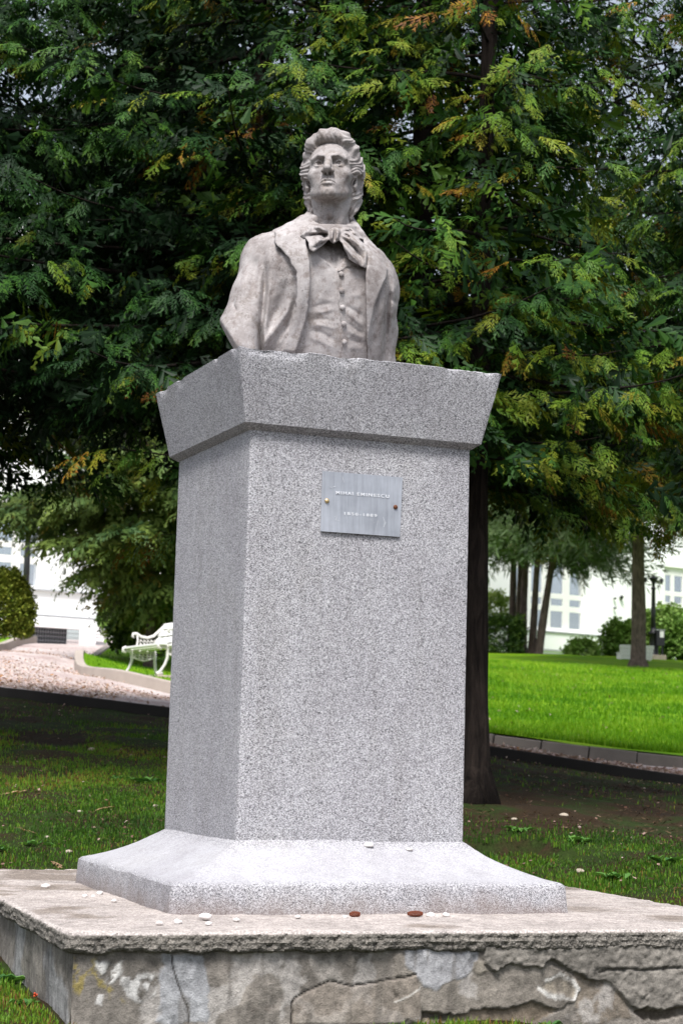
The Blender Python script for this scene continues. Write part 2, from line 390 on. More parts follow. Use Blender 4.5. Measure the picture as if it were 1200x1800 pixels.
E2 = (1.53, 21.15, -0.225)           # far kerb on the right
def eline(E, x): return E[1] + E[2] * (np.asarray(x) - E[0])
LIFT_P, LIFT_L = 0.10, 0.235

def sheet(name, us, vs, fn, m, lift=0.0, kind='structure', rough=0.0, parent=None):
    U, Vv = np.meshgrid(us, vs, indexing='ij'); X, Y = fn(U, Vv)
    Z = G(X, Y) + lift + (rough * fbm(X * 2.2, Y * 2.2, seed=5, oct=3) if rough else 0)
    n, k = U.shape; P = np.stack([X, Y, Z], -1).reshape(-1, 3)
    i, j = np.meshgrid(np.arange(n - 1), np.arange(k - 1), indexing='ij'); a = (i * k + j).ravel()
    return link(name, npmesh(name, P, np.stack([a, a + k, a + k + 1, a + 1], 1)), m, parent, kind)
def ribbon(name, pts, w, h, sink, m, parent=None, lift=0.0, off=0.0):
    """kerb of rectangular section following ground points (x, y); top at ground+lift+h"""
    mb = MB(); P = np.array(pts, float); n = len(P); V = []
    for i in range(n):
        t = P[min(i + 1, n - 1)] - P[max(i - 1, 0)]; t /= np.linalg.norm(t); nn = np.array((-t[1], t[0])); z = float(G(*P[i])) + lift
        for o, zz in ((off, -sink), (off + w, -sink), (off + w, h), (off, h)):
            q = P[i] + nn * o; V.append((q[0], q[1], z + zz))
    Fc = [(i * 4 + k, i * 4 + (k + 1) % 4, i * 4 + 4 + (k + 1) % 4, i * 4 + 4 + k) for i in range(n - 1) for k in range(4)] + [(0, 3, 2, 1), tuple((n - 1) * 4 + k for k in range(4))]
    mb.add(V, Fc); return mb.build(name, m, parent, bevel=0.012)

def ring_poly(name, pts, m, lift, k=14):
    P = np.array(pts, float); c = P.mean(0); n = len(P); V = []; Fc = []
    for r in range(k):
        q = c + (P - c) * (1 - r / k)
        V.append(np.column_stack([q, G(q[:, 0], q[:, 1]) + lift]))
    V = np.concatenate(V + [np.array([[c[0], c[1], float(G(*c)) + lift]])])
    a = np.array([(r * n + i, r * n + (i + 1) % n, (r + 1) * n + (i + 1) % n, (r + 1) * n + i) for r in range(k - 1) for i in range(n)])
    b = np.array([((k - 1) * n + i, (k - 1) * n + (i + 1) % n, k * n) for i in range(n)])
    return link(name, npmesh(name, V, [a, b]), m, None, 'structure')
def smooth_path(pts, n):
    P = np.array(pts, float); d = np.concatenate([[0], np.cumsum(np.linalg.norm(np.diff(P, axis=0), axis=1))])
    t = np.linspace(0, d[-1], n); q = np.stack([np.interp(t, d, P[:, i]) for i in range(P.shape[1])], 1)
    for _ in range(max(2, n // 14)): q[1:-1] = (q[:-2] + 2 * q[1:-1] + q[2:]) / 4
    return q
ISLAND = None
def setting():
    global ISLAND
    us = np.concatenate([np.linspace(-160, -18, 14)[:-1], np.linspace(-18, -5, 26)[:-1], np.linspace(-5, 5, 120), np.linspace(5, 18, 26)[1:], np.linspace(18, 160, 14)[1:]])
    vs = np.concatenate([np.linspace(-40, 1, 10)[:-1], np.linspace(1, 6, 30)[:-1], np.linspace(6, 20, 160), np.linspace(20, 80, 60)[1:], np.linspace(80, 420, 12)[1:]])
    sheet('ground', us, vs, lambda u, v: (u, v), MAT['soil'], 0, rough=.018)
    # path: from its near edging all the way back on the left, one sheet 10 cm up
    us = np.linspace(-34, 34, 90)
    sheet('path', us, np.concatenate([np.linspace(0, 8, 34), np.linspace(8, 60, 50)[1:]]), lambda u, v: (u, eline(E1, u) + v), MAT['gravel'], LIFT_P, rough=.008)
    e1 = [(x, float(eline(E1, x))) for x in np.linspace(-12, 12, 60)]
    o = ribbon('path_edging', e1, .10, .105, .15, MAT['edge'], off=-.10); o['kind'] = 'structure'
    # lawn on the right
    def lw(u, v): return -0.2 + u, eline(E2, -0.2 + u) + .1 + v
    sheet('lawn', np.linspace(0, 40, 70), np.concatenate([np.linspace(0, 10, 40), np.linspace(10, 56, 50)[1:]]), lw, MAT['lawn'], LIFT_L, rough=.02)
    kb = bpy.data.objects.new('kerb', None); COL.objects.link(kb); kb['kind'] = 'structure'
    L = .53; t = np.array((1, E2[2])) / math.hypot(1, E2[2]); p = np.array((-0.3, float(eline(E2, -0.3))))
    rz = math.atan2(t[1], t[0])
    for i in range(17):
        c = p + t * (L * (i + .5) + RNG.uniform(-.004, .004)); z0, z1 = G(*(c - t * L / 2)), G(*(c + t * L / 2))
        M3 = np.array(Matrix.Rotation(rz, 3, 'Z') @ Matrix.Rotation(-math.atan2(float(z1 - z0), L) + RNG.uniform(-.01, .01), 3, 'Y'))
        MB().box((c[0], c[1], float(z0 + z1) / 2 + .078 + RNG.uniform(-.006, .006)), (L - .012, .11, .30), M3=M3).build('kerb_stone', MAT['kerb'], kb, bevel=.012)
    # island lawn with the bench, its kerb curving round
    pts = [at(px, py, Y)[:2] for px, py, Y in ((520, 1236, 23.2), (300, 1217, 24.5), (230, 1203, 25.0), (180, 1192, 25.6), (150, 1182, 26.2), (138, 1172, 27.2), (140, 1163, 28.4), (152, 1153, 31), (178, 1146, 34.5), (215, 1136, 39))]
    front = smooth_path(pts, 60)
    ISLAND = np.concatenate([front, [(1.0, 40.0), (1.6, 30.0), (0.4, 24.0)]])
    ring_poly('island_lawn', ISLAND, MAT['lawn'], LIFT_L)
    o = ribbon('island_kerb', front[::-1], .13, .16, .1, MAT['kerb_pale'], lift=LIFT_P, off=-.07); o['kind'] = 'structure'
    pts = [at(px, py, Y)[:2] for px, py, Y in ((-260, 1185, 26), (-120, 1165, 30), (0, 1146, 34), (60, 1129, 42))]
    f2 = smooth_path(pts, 30)
    ring_poly('side_lawn', np.concatenate([f2, [(-9.0, 52.0), (-16.0, 50.0), (-16.0, 26.0)]]), MAT['lawn'], LIFT_L)
    o = ribbon('side_kerb', f2, .13, .16, .1, MAT['kerb_pale'], lift=LIFT_P, off=-.07); o['kind'] = 'structure'

# ------------------------------------------------------------------ the monument
PC = np.array((-0.1004, 7.9291)); YAW, YAWP = 0.3793, 0.3493
Z_PL, Z_SH, Z_CAP0, Z_CAP1 = 0.4067, 0.5451, 2.180, 2.4698
def rect_ring(wd, dp, n, r, m=None):
    """points of a rounded rectangle, n per side (+ m for the depth sides), corner radius r"""
    m = m or n; pts = []
    hx, hy = wd / 2, dp / 2
    def side(a, b, k):
        for t in (np.arange(k) / k): pts.append(np.array(a) * (1 - t) + np.array(b) * t)
    cs = [(-hx, -hy), (hx, -hy), (hx, hy), (-hx, hy)]
    for i in range(4): side(cs[i], cs[(i + 1) % 4], n if i % 2 == 0 else m)
    P = np.array(pts)
    q = np.abs(P) - np.array([hx - r, hy - r]); c = (q > 0).all(1)
    if c.any():
        qq = q[c]; ln = np.linalg.norm(qq, axis=1, keepdims=True); sg = np.sign(P[c])
        P[c] = sg * (np.array([hx - r, hy - r]) + qq / ln * np.minimum(ln, r))
    return P
def loft(name, rings, m, parent, amp=.0018, freq=60, top=True, bottom=True, chip=0.0, seed=3, attrs=None):
    """rings: list of (N,3) world arrays"""
    N = len(rings[0]); V = np.concatenate(rings); K = len(rings)
    cx = V[:, :2].mean(0); d = V[:, :2] - cx; d /= np.linalg.norm(d, axis=1, keepdims=True)
    nz = fbm(V[:, 0] * freq, V[:, 1] * freq, V[:, 2] * freq, seed, 3)
    V = V.copy(); V[:, :2] += d * (amp * nz)[:, None]; V[:, 2] += amp * .6 * np.roll(nz, 7)
    a = np.array([(r * N + i, r * N + (i + 1) % N, (r + 1) * N + (i + 1) % N, (r + 1) * N + i) for r in range(K - 1) for i in range(N)])
    Fs = [a]
    b = len(V); ex = []
    if bottom: ex.append(V[:N].mean(0)); Fs.append(np.array([((i + 1) % N, i, b) for i in range(N)])); b += 1
    if top: ex.append(V[(K - 1) * N:K * N].mean(0)); Fs.append(np.array([((K - 1) * N + i, (K - 1) * N + (i + 1) % N, b) for i in range(N)]))
    if ex: V = np.concatenate([V, np.array(ex)])
    me = npmesh(name, V, Fs, True, attrs)
    try: me.set_sharp_from_angle(angle=R_(38))
    except Exception: pass
    return link(name, me, m, parent, None, True)
def place(P2, z, c, yaw):
    cc, ss = math.cos(yaw), math.sin(yaw)
    return np.column_stack([c[0] + P2[:, 0] * cc - P2[:, 1] * ss, c[1] + P2[:, 0] * ss + P2[:, 1] * cc, np.full(len(P2), z) if np.isscalar(z) else z])

def pedestal():
    ped = thing('pedestal', 'tall square grey granite pedestal with flared cap and spreading foot on the concrete base', 'pedestal', (PC[0], PC[1], Z_SLAB), YAW)
    # foot: upright rim, then a concave apron up to the shaft
    rg = []; n = 90
    for t in np.linspace(0, 1, 8): rg.append(place(rect_ring(1.612 - .012 * t, 1.625 - .03 * t, n, .02), Z_SLAB - .01 + (Z_PL - Z_SLAB + .004) * t, PC, YAWP))
    for t in np.linspace(0.02, 1, 26):
        y = YAWP + (YAW - YAWP) * t; wd = 1.590 + (.972 - 1.590) * t; dp = 1.585 + (.972 - 1.585) * t
        P2 = rect_ring(wd, dp, n, .02 * (1 - t) + .012)
        z = Z_PL + (Z_SH - Z_PL + .004) * (0.62 * t + 0.38 * t ** 2.6) + .004
        rg.append(place(P2, z, PC, y))
    V = np.concatenate(rg); wob = fbm(V[:, 0] * 4, V[:, 1] * 4, V[:, 2] * 4, 8, 3) * .006
    for i, r in enumerate(rg):
        r[:, 2] += wob[i * len(r):(i + 1) * len(r)] * (1 if i > 6 else i / 8)
    wn = np.concatenate([np.full(len(r), 0.0 if i < 8 else min(1, (i - 7) / 2.5) * (1 - .8 * sstep(28, 33, i))) for i, r in enumerate(rg)] + [np.zeros(2)])  # apron: wear, plus light on its upward face put into the colour
    loft('foot', rg, MAT['granite'], ped, .0009, 70, seed=4, attrs={'worn_lit': wn})
    # shaft
    rg = []
    for t in np.linspace(0, 1, 90):
        rg.append(place(rect_ring(.970 - .0043 * t, .966 + .003 * t, 56, .010), Z_SH - .03 + (Z_CAP0 + .01 - Z_SH + .03) * t, PC, YAW))
    sh = loft('shaft', rg, MAT['granite'], ped, .0008, 75, seed=9)
    # cap, flaring upwards, with a chipped top edge
    rg = []; n = 70
    rg.append(place(rect_ring(.955, .958, n, .010), Z_CAP0 - .024, PC, YAW)); rg.append(place(rect_ring(.974, .977, n, .010), Z_CAP0 - .022, PC, YAW))
    for t in np.linspace(0, 1, 24):
        P2 = rect_ring(1.0373 + (1.1521 - 1.0373) * t, 1.0418 + (1.166 - 1.0418) * t, n, .012)
        r = place(P2, Z_CAP0 + (Z_CAP1 - Z_CAP0) * t, PC, YAW)
        ch = np.maximum(0, fbm(r[:, 0] * 9, r[:, 1] * 9, r[:, 2] * 6, 21, 4)) * sstep(.86, 1, t)
        r[:, :2] -= (r[:, :2] - PC) * (ch * .022)[:, None]; r[:, 2] -= ch * .013
        rg.append(r)
    for k, z in ((.985, .004), (.95, .006), (.7, .004)):
        r = place(rect_ring(1.1521 * k, 1.166 * k, n, .012), Z_CAP1 + z, PC, YAW); ch = np.maximum(0, fbm(r[:, 0] * 9, r[:, 1] * 9, r[:, 2] * 6, 21, 4)); r[:, 2] -= ch * .012 * (k > .9)
        rg.append(r)
    loft('cap', rg, MAT['granite'], ped, .0009, 70, seed=14)
    # plaque on the front face
    fx = np.array((math.cos(YAW), math.sin(YAW), 0)); fn = np.array((math.sin(YAW), -math.cos(YAW), 0))
    p0 = np.array((PC[0], PC[1], 1.3)) + fn * (.9675 / 2 + .0035)
    def fp(px, py, o=0.0):
        q = on_plane(px, py, p0 + fn * o, fn); return q
    cs = [fp(*c) for c in ((566, 828), (706.5, 839.5), (701.5, 944), (562.5, 934))]
    mb = MB(); q = cs + [c + fn * .006 for c in cs]
    # slightly lifted lower-left corner, a little bent
    n1, n2 = 14, 10; V = []
    for back in (0, 1):
        for j in range(n2 + 1):
            for i in range(n1 + 1):
                u, v = i / n1, j / n2
                P = (cs[0] * (1 - u) + cs[1] * u) * (1 - v) + (cs[3] * (1 - u) + cs[2] * u) * v
                bow = .0025 * math.sin(u * 3.1) * math.sin(v * 2.2) + .003 * (v ** 3) * (1 - u) + .0015 * u ** 3
                V.append(P + fn * (.004 * (1 - back) + bow))
    k = n1 + 1; S0 = k * (n2 + 1); Fc = []
    for j in range(n2):
        for i in range(n1):
            a = j * k + i; Fc.append((a, a + k, a + k + 1, a + 1)); b = a + S0; Fc.append((b, b + 1, b + k + 1, b + k))
    rim = [i for i in range(k)] + [j * k + n1 for j in range(1, n2 + 1)] + [n2 * k + i for i in range(n1 - 1, -1, -1)] + [j * k for j in range(n2 - 1, 0, -1)]
    for i in range(len(rim)):
        a, b = rim[i], rim[(i + 1) % len(rim)]; Fc.append((a, b, b + S0, a + S0))
    mb.add(V, Fc); pl = mb.build('plaque', MAT['plate'], ped, world=True)
    def child(o, nm=None): return o
    def sub(name, me, m):
        o = bpy.data.objects.new(name, me); COL.objects.link(o); me.materials.append(m); o.parent = pl
        o.matrix_parent_inverse = (Matrix.Translation(ped.location) @ ped.rotation_euler.to_matrix().to_4x4() @ pl.matrix_parent_inverse).inverted(); return o
    Mf = Matrix((Vector(fx), Vector((0, 0, 1)), Vector(fn))).transposed()
    for (px, py), m, r in (((574.5, 880.5), MAT['brass'], .0095), ((694.5, 891.5), MAT['rust'], .0095)):
        b = MB().lathe([(r, 0), (r, .003), (r * .75, .006), (.001, .0068)], 14)
        P = np.array(b.v) @ np.array(Mf).T + fp(px, py, .0055); b.v = [tuple(v) for v in P]
        sub('screw', b.mesh('screw', True), m)
    def lettering(txt, a, b, size, gap, depth=.0007):
        """text laid along the line from pixel a to pixel b on the plaque"""
        A, B = fp(*a, .0072), fp(*b, .0072); L = np.linalg.norm(B - A)
        cu = bpy.data.curves.new('lettering', 'FONT'); cu.body = txt; cu.size = size; cu.extrude = depth; cu.offset = .0003; cu.space_character = gap
        o = bpy.data.objects.new('lettering', cu); COL.objects.link(o); bpy.context.view_layer.update()
        me = bpy.data.meshes.new_from_object(o.evaluated_get(bpy.context.evaluated_depsgraph_get())); bpy.data.objects.remove(o)
        V = np.empty(len(me.vertices) * 3, np.float32); me.vertices.foreach_get('co', V); V = V.reshape(-1, 3)
        V[:, 0] -= V[:, 0].min(); V[:, 0] *= L / V[:, 0].max()
        ux = (B - A) / L; uz = np.array((0, 0, 1.0)); uz = uz - ux * np.dot(uz, ux)
        W = A + V[:, :1] * ux + V[:, 1:2] * uz + V[:, 2:] * fn
        me.vertices.foreach_set('co', W.astype(np.float32).ravel()); me.update(); me.materials.clear()
        return sub('lettering', me, MAT['scratch'])
    lettering('MIHAI', (590.5, 868.5), (620.5, 870.5), .0175, 1.4, .0010); lettering('EMINESCU', (627.5, 871), (683.5, 875.5), .0175, 1.4, .0010)
    lettering('1850-1889', (605, 905), (662, 909), .0165, 1.4, .0012)
    # scratches below the dates and worn edges
    for seg in ([(588, 908), (593, 907), (590, 914), (597, 916)], [(607, 906), (611, 914), (608, 920)], [(621, 916), (626, 925), (631, 915), (634, 924)], [(648, 913), (656, 915), (650, 920), (659, 919)], [(664, 914), (661, 929), (660, 936)], [(673, 909), (676, 917), (674, 927), (678, 918)], [(580, 856), (583, 857)], [(586, 856), (589, 855)], [(602, 839), (604, 848)], [(618, 930), (622, 934)], [(640, 921), (644, 931)]):
        sub('scratch', MB().tube([fp(x, y, .0066) for x, y in seg], .0007, 4).mesh('scratch'), MAT['scratch'])

# ------------------------------------------------------------------ concrete base with broken render
def poly_sd(px, py, poly):
    """signed distance to a polygon (positive inside) for arrays px, py"""
    P = np.array(poly, float); d = np.full(px.shape, 1e9); ins = np.zeros(px.shape, bool)
    for i in range(len(P)):
        a, b = P[i], P[(i + 1) % len(P)]; e = b - a
        wx, wy = px - a[0], py - a[1]; t = np.clip((wx * e[0] + wy * e[1]) / (e @ e + 1e-9), 0, 1)
        d = np.minimum(d, (wx - e[0] * t) ** 2 + (wy - e[1] * t) ** 2)
        c = ((a[1] <= py) & (b[1] > py)) | ((b[1] <= py) & (a[1] > py))
        xi = a[0] + (py - a[1]) * (e[0] / (e[1] if abs(e[1]) > 1e-9 else 1e-9)); ins ^= c & (px < xi)
    d = np.sqrt(d); return np.where(ins, d, -d)
def line_d(px, py, pts):
    P = np.array(pts, float); d = np.full(px.shape, 1e9)
    for i in range(len(P) - 1):
        a, b = P[i], P[i + 1]; e = b - a
        wx, wy = px - a[0], py - a[1]; t = np.clip((wx * e[0] + wy * e[1]) / (e @ e + 1e-9), 0, 1)
        d = np.minimum(d, (wx - e[0] * t) ** 2 + (wy - e[1] * t) ** 2)
    return np.sqrt(d)

def base():
    b = thing('monument_base', 'low square concrete base with crumbling edge and broken patched render under the granite pedestal', 'base', (float(SLAB_C[0]), float(SLAB_C[1]), 0.0), SYAW)
    cen = SLAB_C + s1 * SW / 2 + s2 * SDp / 2
    # --- rough slab on top
    rg = []; col = []; n = 520; m_ = 200
    prof = [(-.067, -.014), (-.064, -.003), (-.059, .003), (-.053, .006), (-.047, .004), (-.041, .005), (-.035, .007), (-.029, .005), (-.023, .003), (-.017, .005), (-.011, .004), (-.006, .001), (-.002, -.003), (.0, -.008)]
    for dz, o in prof:
        P2 = rect_ring(SW + 2 * o, SDp + 2 * o, n, .02, m_); r = place(P2, Z_SLAB + dz, cen, SYAW)
        d = P2 / np.linalg.norm(P2, axis=1, keepdims=True)
        lump = fbm(r[:, 0] * 30, r[:, 1] * 30, r[:, 2] * 34, 31, 3, .6); big = fbm(r[:, 0] * 6, r[:, 1] * 6, r[:, 2] * 6, 33, 3)
        k = 1.0 if dz < -.003 else .45
        gr = np.maximum(pebbly(r[:, 0] + r[:, 1] * .9, r[:, 2] + .008 * big, .027, 3), .75 * pebbly(r[:, 0] + r[:, 1] * .9, r[:, 2] + .005 * lump, .015, 5))
        dd = (lump * .003 + (gr - .5) * .016 + big * .003) * k; lump = .35 * lump + 1.1 * (gr - .45)
        r[:, 0] += (d[:, 0] * s1[0] + d[:, 1] * s2[0]) * dd; r[:, 1] += (d[:, 0] * s1[1] + d[:, 1] * s2[1]) * dd
        if dz < -.05: r[:, 2] += fbm(r[:, 0] * 16, r[:, 1] * 16, None, 37, 3) * .006
        if dz > -.006: r[:, 2] += fbm(r[:, 0] * 22, r[:, 1] * 22, None, 39, 3) * .0025 - np.maximum(0, lump) * .004 * (dz > -.001)
        rg.append(r)
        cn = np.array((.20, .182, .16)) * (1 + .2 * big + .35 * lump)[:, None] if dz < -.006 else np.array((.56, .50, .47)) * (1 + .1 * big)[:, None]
        col.append(cn)
    for k in np.linspace(.985, .35, 22):
        r = place(rect_ring(SW * k, SDp * k, n, .005, m_), Z_SLAB, cen, SYAW)
        q = fbm(r[:, 0] * 5, r[:, 1] * 5, None, 41, 4); r[:, 2] += q * .003 + fbm(r[:, 0] * 40, r[:, 1] * 40, None, 43, 2) * .0011
        base_c = np.array((.52, .46, .43)) * (1 + .16 * q + .1 * fbm(r[:, 0] * 22, r[:, 1] * 60, None, 44, 3))[:, None]
        dirt = sstep(.15, .6, fbm(r[:, 0] * 3, r[:, 1] * 3, None, 47, 4) + (r[:, 1] - 8.2) * .35)[:, None]
        col.append(base_c * (1 - dirt) + np.array((.30, .25, .215)) * dirt); rg.append(r)
    C = np.concatenate(col + [np.array([[.3, .28, .25]]), np.array([[.45, .4, .37]])])
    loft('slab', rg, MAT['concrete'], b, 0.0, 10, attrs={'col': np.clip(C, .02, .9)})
    # --- front wall: every crack and patch is relief in the render
    INS = .022
    def wallgrid(name, p0, ux, L, nx, nz, paint, seed):
        u = np.linspace(0, L, nx); z = np.linspace(-.16, Z_SLAB - .055, nz)
        U, Zz = np.meshgrid(u, z, indexing='ij'); X = p0[0] + ux[0] * U; Y = p0[1] + ux[1] * U
        nrm = np.array((ux[1], -ux[0]))
        D, C = paint(X, Y, Zz, U)
        X = X + nrm[0] * D; Y = Y + nrm[1] * D
        k = nz; i, j = np.meshgrid(np.arange(nx - 1), np.arange(nz - 1), indexing='ij'); a = (i * k + j).ravel()
        me = npmesh(name, np.stack([X, Y, Zz], -1).reshape(-1, 3), np.stack([a, a + k, a + k + 1, a + 1], 1), True, {'col': np.clip(C.reshape(-1, 3), .02, .95)})
        return link(name, me, MAT['stucco'], b, None, True)
    def plain(seed):
        def f(X, Y, Zz, U):
            a = fbm(X * 5, Y * 5, Zz * 5, seed, 5); c = fbm(X * 30, Y * 30, Zz * 30, seed + 3, 3)
            vst = fbm(U * 14, Zz * 1.2, None, seed + 5, 4)
            D = a * .006 + c * .002
            C = np.array((.22, .20, .175)) * (1 + .35 * a + .3 * vst)[..., None]
            gp = sstep(.15, .35, fbm(U * 3, Zz * 3, None, seed + 9, 3))[..., None]; C = C * (1 - gp) + np.array((.29, .285, .28)) * gp
            st = sstep(.2, .5, vst)[..., None] * .5; C = C * (1 - st) + np.array((.10, .09, .085)) * st
            return D, C
        return f
    def front(X, Y, Zz, U):
        px, py = project(X, Y, Zz)
        w1 = fbm(U * 26, Zz * 26, None, 51, 4) ; w2 = fbm(U * 9, Zz * 9, None, 52, 4); w3 = fbm(U * 70, Zz * 70, None, 53, 3)
        qx, qy = px + w1 * 5 + w2 * 3, py + w2 * 4 + w1 * 4.5
        a = fbm(U * 5, Zz * 6, None, 54, 5); vst = fbm(U * 16, Zz * 2.2, None, 55, 4)
        D = a * .004 + w1 * .0016 + w3 * .0006
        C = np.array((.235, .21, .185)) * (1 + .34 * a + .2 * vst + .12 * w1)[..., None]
        def lay(mask, colr, h=None, keep=0.0):
            nonlocal D, C
            mk = mask[..., None]; cc = np.array(colr) * (1 + .12 * w1 + .15 * a)[..., None] if not callable(colr) else colr()
            C = C * (1 - mk * (1 - keep)) + cc * mk * (1 - keep)
            if h is not None: D = D + mask * h
        soft = lambda sdist, k=2.0: sstep(-k, k, sdist)
        # brown recess along the ground, right of centre
        # big sheet of smoother render left standing
        P1 = [(690, 1672), (845, 1672), (853, 1700), (905, 1697), (960, 1697), (1005, 1712), (1022, 1735), (1017, 1767), (980, 1775), (947, 1763), (900, 1773), (850, 1774), (822, 1782), (800, 1790), (740, 1795), (690, 1800)]
        lay(soft(poly_sd(qx, qy, P1), 1.2), (.25, .222, .192), .009)
        lay(soft(poly_sd(qx, qy, [(1005, 1700), (1083, 1735), (1110, 1790), (1020, 1800), (1017, 1760)]), 2), (.22, .185, .15), .003)
        # pale washes
        lay(sstep(.25, .6, fbm(U * 11, Zz * 11, None, 57, 4) - .25 * (px > 720)) * .75, (.44, .41, .385))
        lay(soft(poly_sd(qx, qy, [(545, 1680), (590, 1690), (610, 1735), (590, 1738), (560, 1720)]), 6) * .5, (.5, .46, .42))
        # bluish smooth patches
        lay(soft(poly_sd(qx, qy, [(284, 1674), (352, 1676), (360, 1700), (366, 1740), (367, 1800), (276, 1800), (281, 1740)]), 2.5), (.36, .365, .385), .003, .15)
        lay(soft(poly_sd(qx, qy, [(708, 1672), (838, 1670), (838, 1688), (826, 1716), (790, 1730), (765, 1742), (742, 1735), (728, 1710), (712, 1700)]), 2), (.36, .36, .38), .004, .15)
        lay(soft(poly_sd(qx, qy, [(828, 1686), (848, 1690), (854, 1706), (840, 1714), (828, 1706)]), 1.5), (.27, .24, .2), .005)
        # white flakes and yellow lichen at the left corner
        wl = sstep(-.1, .35, fbm(U * 20, Zz * 20, None, 58, 4))
        lay(np.maximum(soft(poly_sd(qx, qy, [(125, 1682), (166, 1682), (172, 1705), (195, 1735), (194, 1755), (160, 1762), (128, 1745)]), 5) * wl, soft(poly_sd(qx, qy, [(212, 1750), (235, 1752), (232, 1768), (214, 1764)]), 3) * wl) * .75 * sstep(-.55, .25, w3 + .5 * w1), (.33, .26, .07), .001)
        lay(soft(poly_sd(qx, qy, [(167, 1687), (216, 1690), (214, 1712), (196, 1727), (180, 1722)]), 4) * sstep(-.9, -.1, w3 + .6 * w1), (.72, .70, .67), .003)
        lay(soft(poly_sd(qx, qy, [(215, 1718), (250, 1710), (280, 1712), (268, 1745), (236, 1757), (212, 1742)]), 4) * sstep(-.5, .1, fbm(U * 30, Zz * 30, None, 59, 3)), (.70, .68, .66), .002)
        lay(soft(poly_sd(qx, qy, [(170, 1745), (182, 1748), (180, 1768), (168, 1764)]), 3), (.6, .58, .56))
        # white-rimmed scar in the sheet
        sc = poly_sd(qx, qy, [(936, 1722), (960, 1717), (985, 1710), (1010, 1724), (1022, 1742), (1016, 1764), (985, 1760), (962, 1754), (944, 1740)])
        lay(soft(sc, 1.5) * (1 - soft(sc - 8, 5)) * sstep(-.6, .1, w1 + .3), (.68, .655, .62), -.002)
        lay(soft(sc - 9, 5), (.30, .26, .21), -.007)
        # crack with the plate below it standing proud
        ck = [(512, 1800), (512, 1763), (517, 1755), (543, 1740), (580, 1725), (598, 1728), (617, 1733), (650, 1728), (690, 1720), (730, 1713)]
        lay(soft(poly_sd(px, py, ck + [(735, 1740), (740, 1800)]), .8), (.25, .21, .175), .006, .4)
        d = line_d(px + w1 * 1.5, py + w1 * 1.5, ck); lay(1 - sstep(.6, 2.4, d), (.03, .026, .022), -.012)
        d = line_d(px + w1 * 1.5, py + w1, [(302, 1680), (305, 1700), (313, 1730), (322, 1752), (331, 1770), (334, 1800)]); lay(1 - sstep(.7, 2.2, d), (.06, .055, .05), -.006)
        d = line_d(px + w1 * 2, py + w1, [(690, 1760), (715, 1752), (735, 1735)]); lay((1 - sstep(.5, 2.5, d)) * .8, (.6, .57, .53), .001)
        # broken lower edge: shadowed hollow beneath the sheet
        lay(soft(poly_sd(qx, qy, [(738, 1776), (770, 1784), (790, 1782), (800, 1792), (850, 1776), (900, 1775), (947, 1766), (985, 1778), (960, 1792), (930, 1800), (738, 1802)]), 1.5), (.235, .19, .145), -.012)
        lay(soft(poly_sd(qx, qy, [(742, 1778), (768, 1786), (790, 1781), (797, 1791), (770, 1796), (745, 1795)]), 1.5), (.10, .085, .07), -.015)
        # rough concrete mass spilling down on the right
        R1 = [(845, 1672), (853, 1697), (867, 1707), (887, 1695), (913, 1697), (947, 1700), (973, 1690), (993, 1703), (1017, 1717), (1033, 1721), (1067, 1725), (1083, 1743), (1100, 1763), (1120, 1772), (1150, 1772), (1230, 1766), (1400, 1766), (1400, 1640), (845, 1640)]
        m1 = soft(poly_sd(qx, qy, R1), 1.4); rr = 1.6 * (np.maximum(pebbly(U + 2 * a * .01, Zz, .026, 61), .75 * pebbly(U, Zz, .014, 63)) - .5) + .4 * fbm(U * 12, Zz * 12, None, 61, 3)
        lay(m1, lambda: np.array((.205, .187, .165)) * (1 + .28 * rr + .25 * a)[..., None], .020); D = D + m1 * rr * .0065
        d = line_d(px + w1 * 3, py + w1 * 3, [(1050, 1708), (1100, 1702), (1160, 1702), (1230, 1700)]); lay((1 - sstep(1, 3, d)) * m1, (.10, .09, .08), -.010)
        m2 = m1 * soft(1702 - qy + (px < 1040) * 60, 2); D = D + m2 * .006
        lay(soft(poly_sd(qx, qy, [(1110, 1776), (1200, 1772), (1240, 1776), (1240, 1790), (1130, 1792)]), 2), (.09, .075, .06), -.02)
        # dark damp streaks and dots
        lay(sstep(.35, .7, vst + .25 * a) * .55 * (1 - m1), (.13, .115, .1))
        dots = 0
        for x, y, r in ((521, 1774, 7), (534, 1780, 5), (448, 1776, 7), (470, 1772, 8), (483, 1770, 6), (1190, 1750, 4), (800, 1700, 2), (415, 1750, 3)):
            dots = np.maximum(dots, 1 - sstep(r * .5, r * 1.1, np.hypot(px - x + w1 * 3, py - y + w1 * 3)))
        lay(dots * .55, (.13, .11, .095))
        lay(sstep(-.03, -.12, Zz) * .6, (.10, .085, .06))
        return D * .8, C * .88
    A = SLAB_C + s1 * INS + s2 * INS
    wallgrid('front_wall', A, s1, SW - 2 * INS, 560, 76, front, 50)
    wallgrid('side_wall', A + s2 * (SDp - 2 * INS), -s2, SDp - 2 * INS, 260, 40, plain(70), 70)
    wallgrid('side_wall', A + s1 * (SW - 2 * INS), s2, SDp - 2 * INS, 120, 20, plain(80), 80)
    wallgrid('back_wall', A + s1 * (SW - 2 * INS) + s2 * (SDp - 2 * INS), -s1, SW - 2 * INS, 120, 20, plain(90), 90)

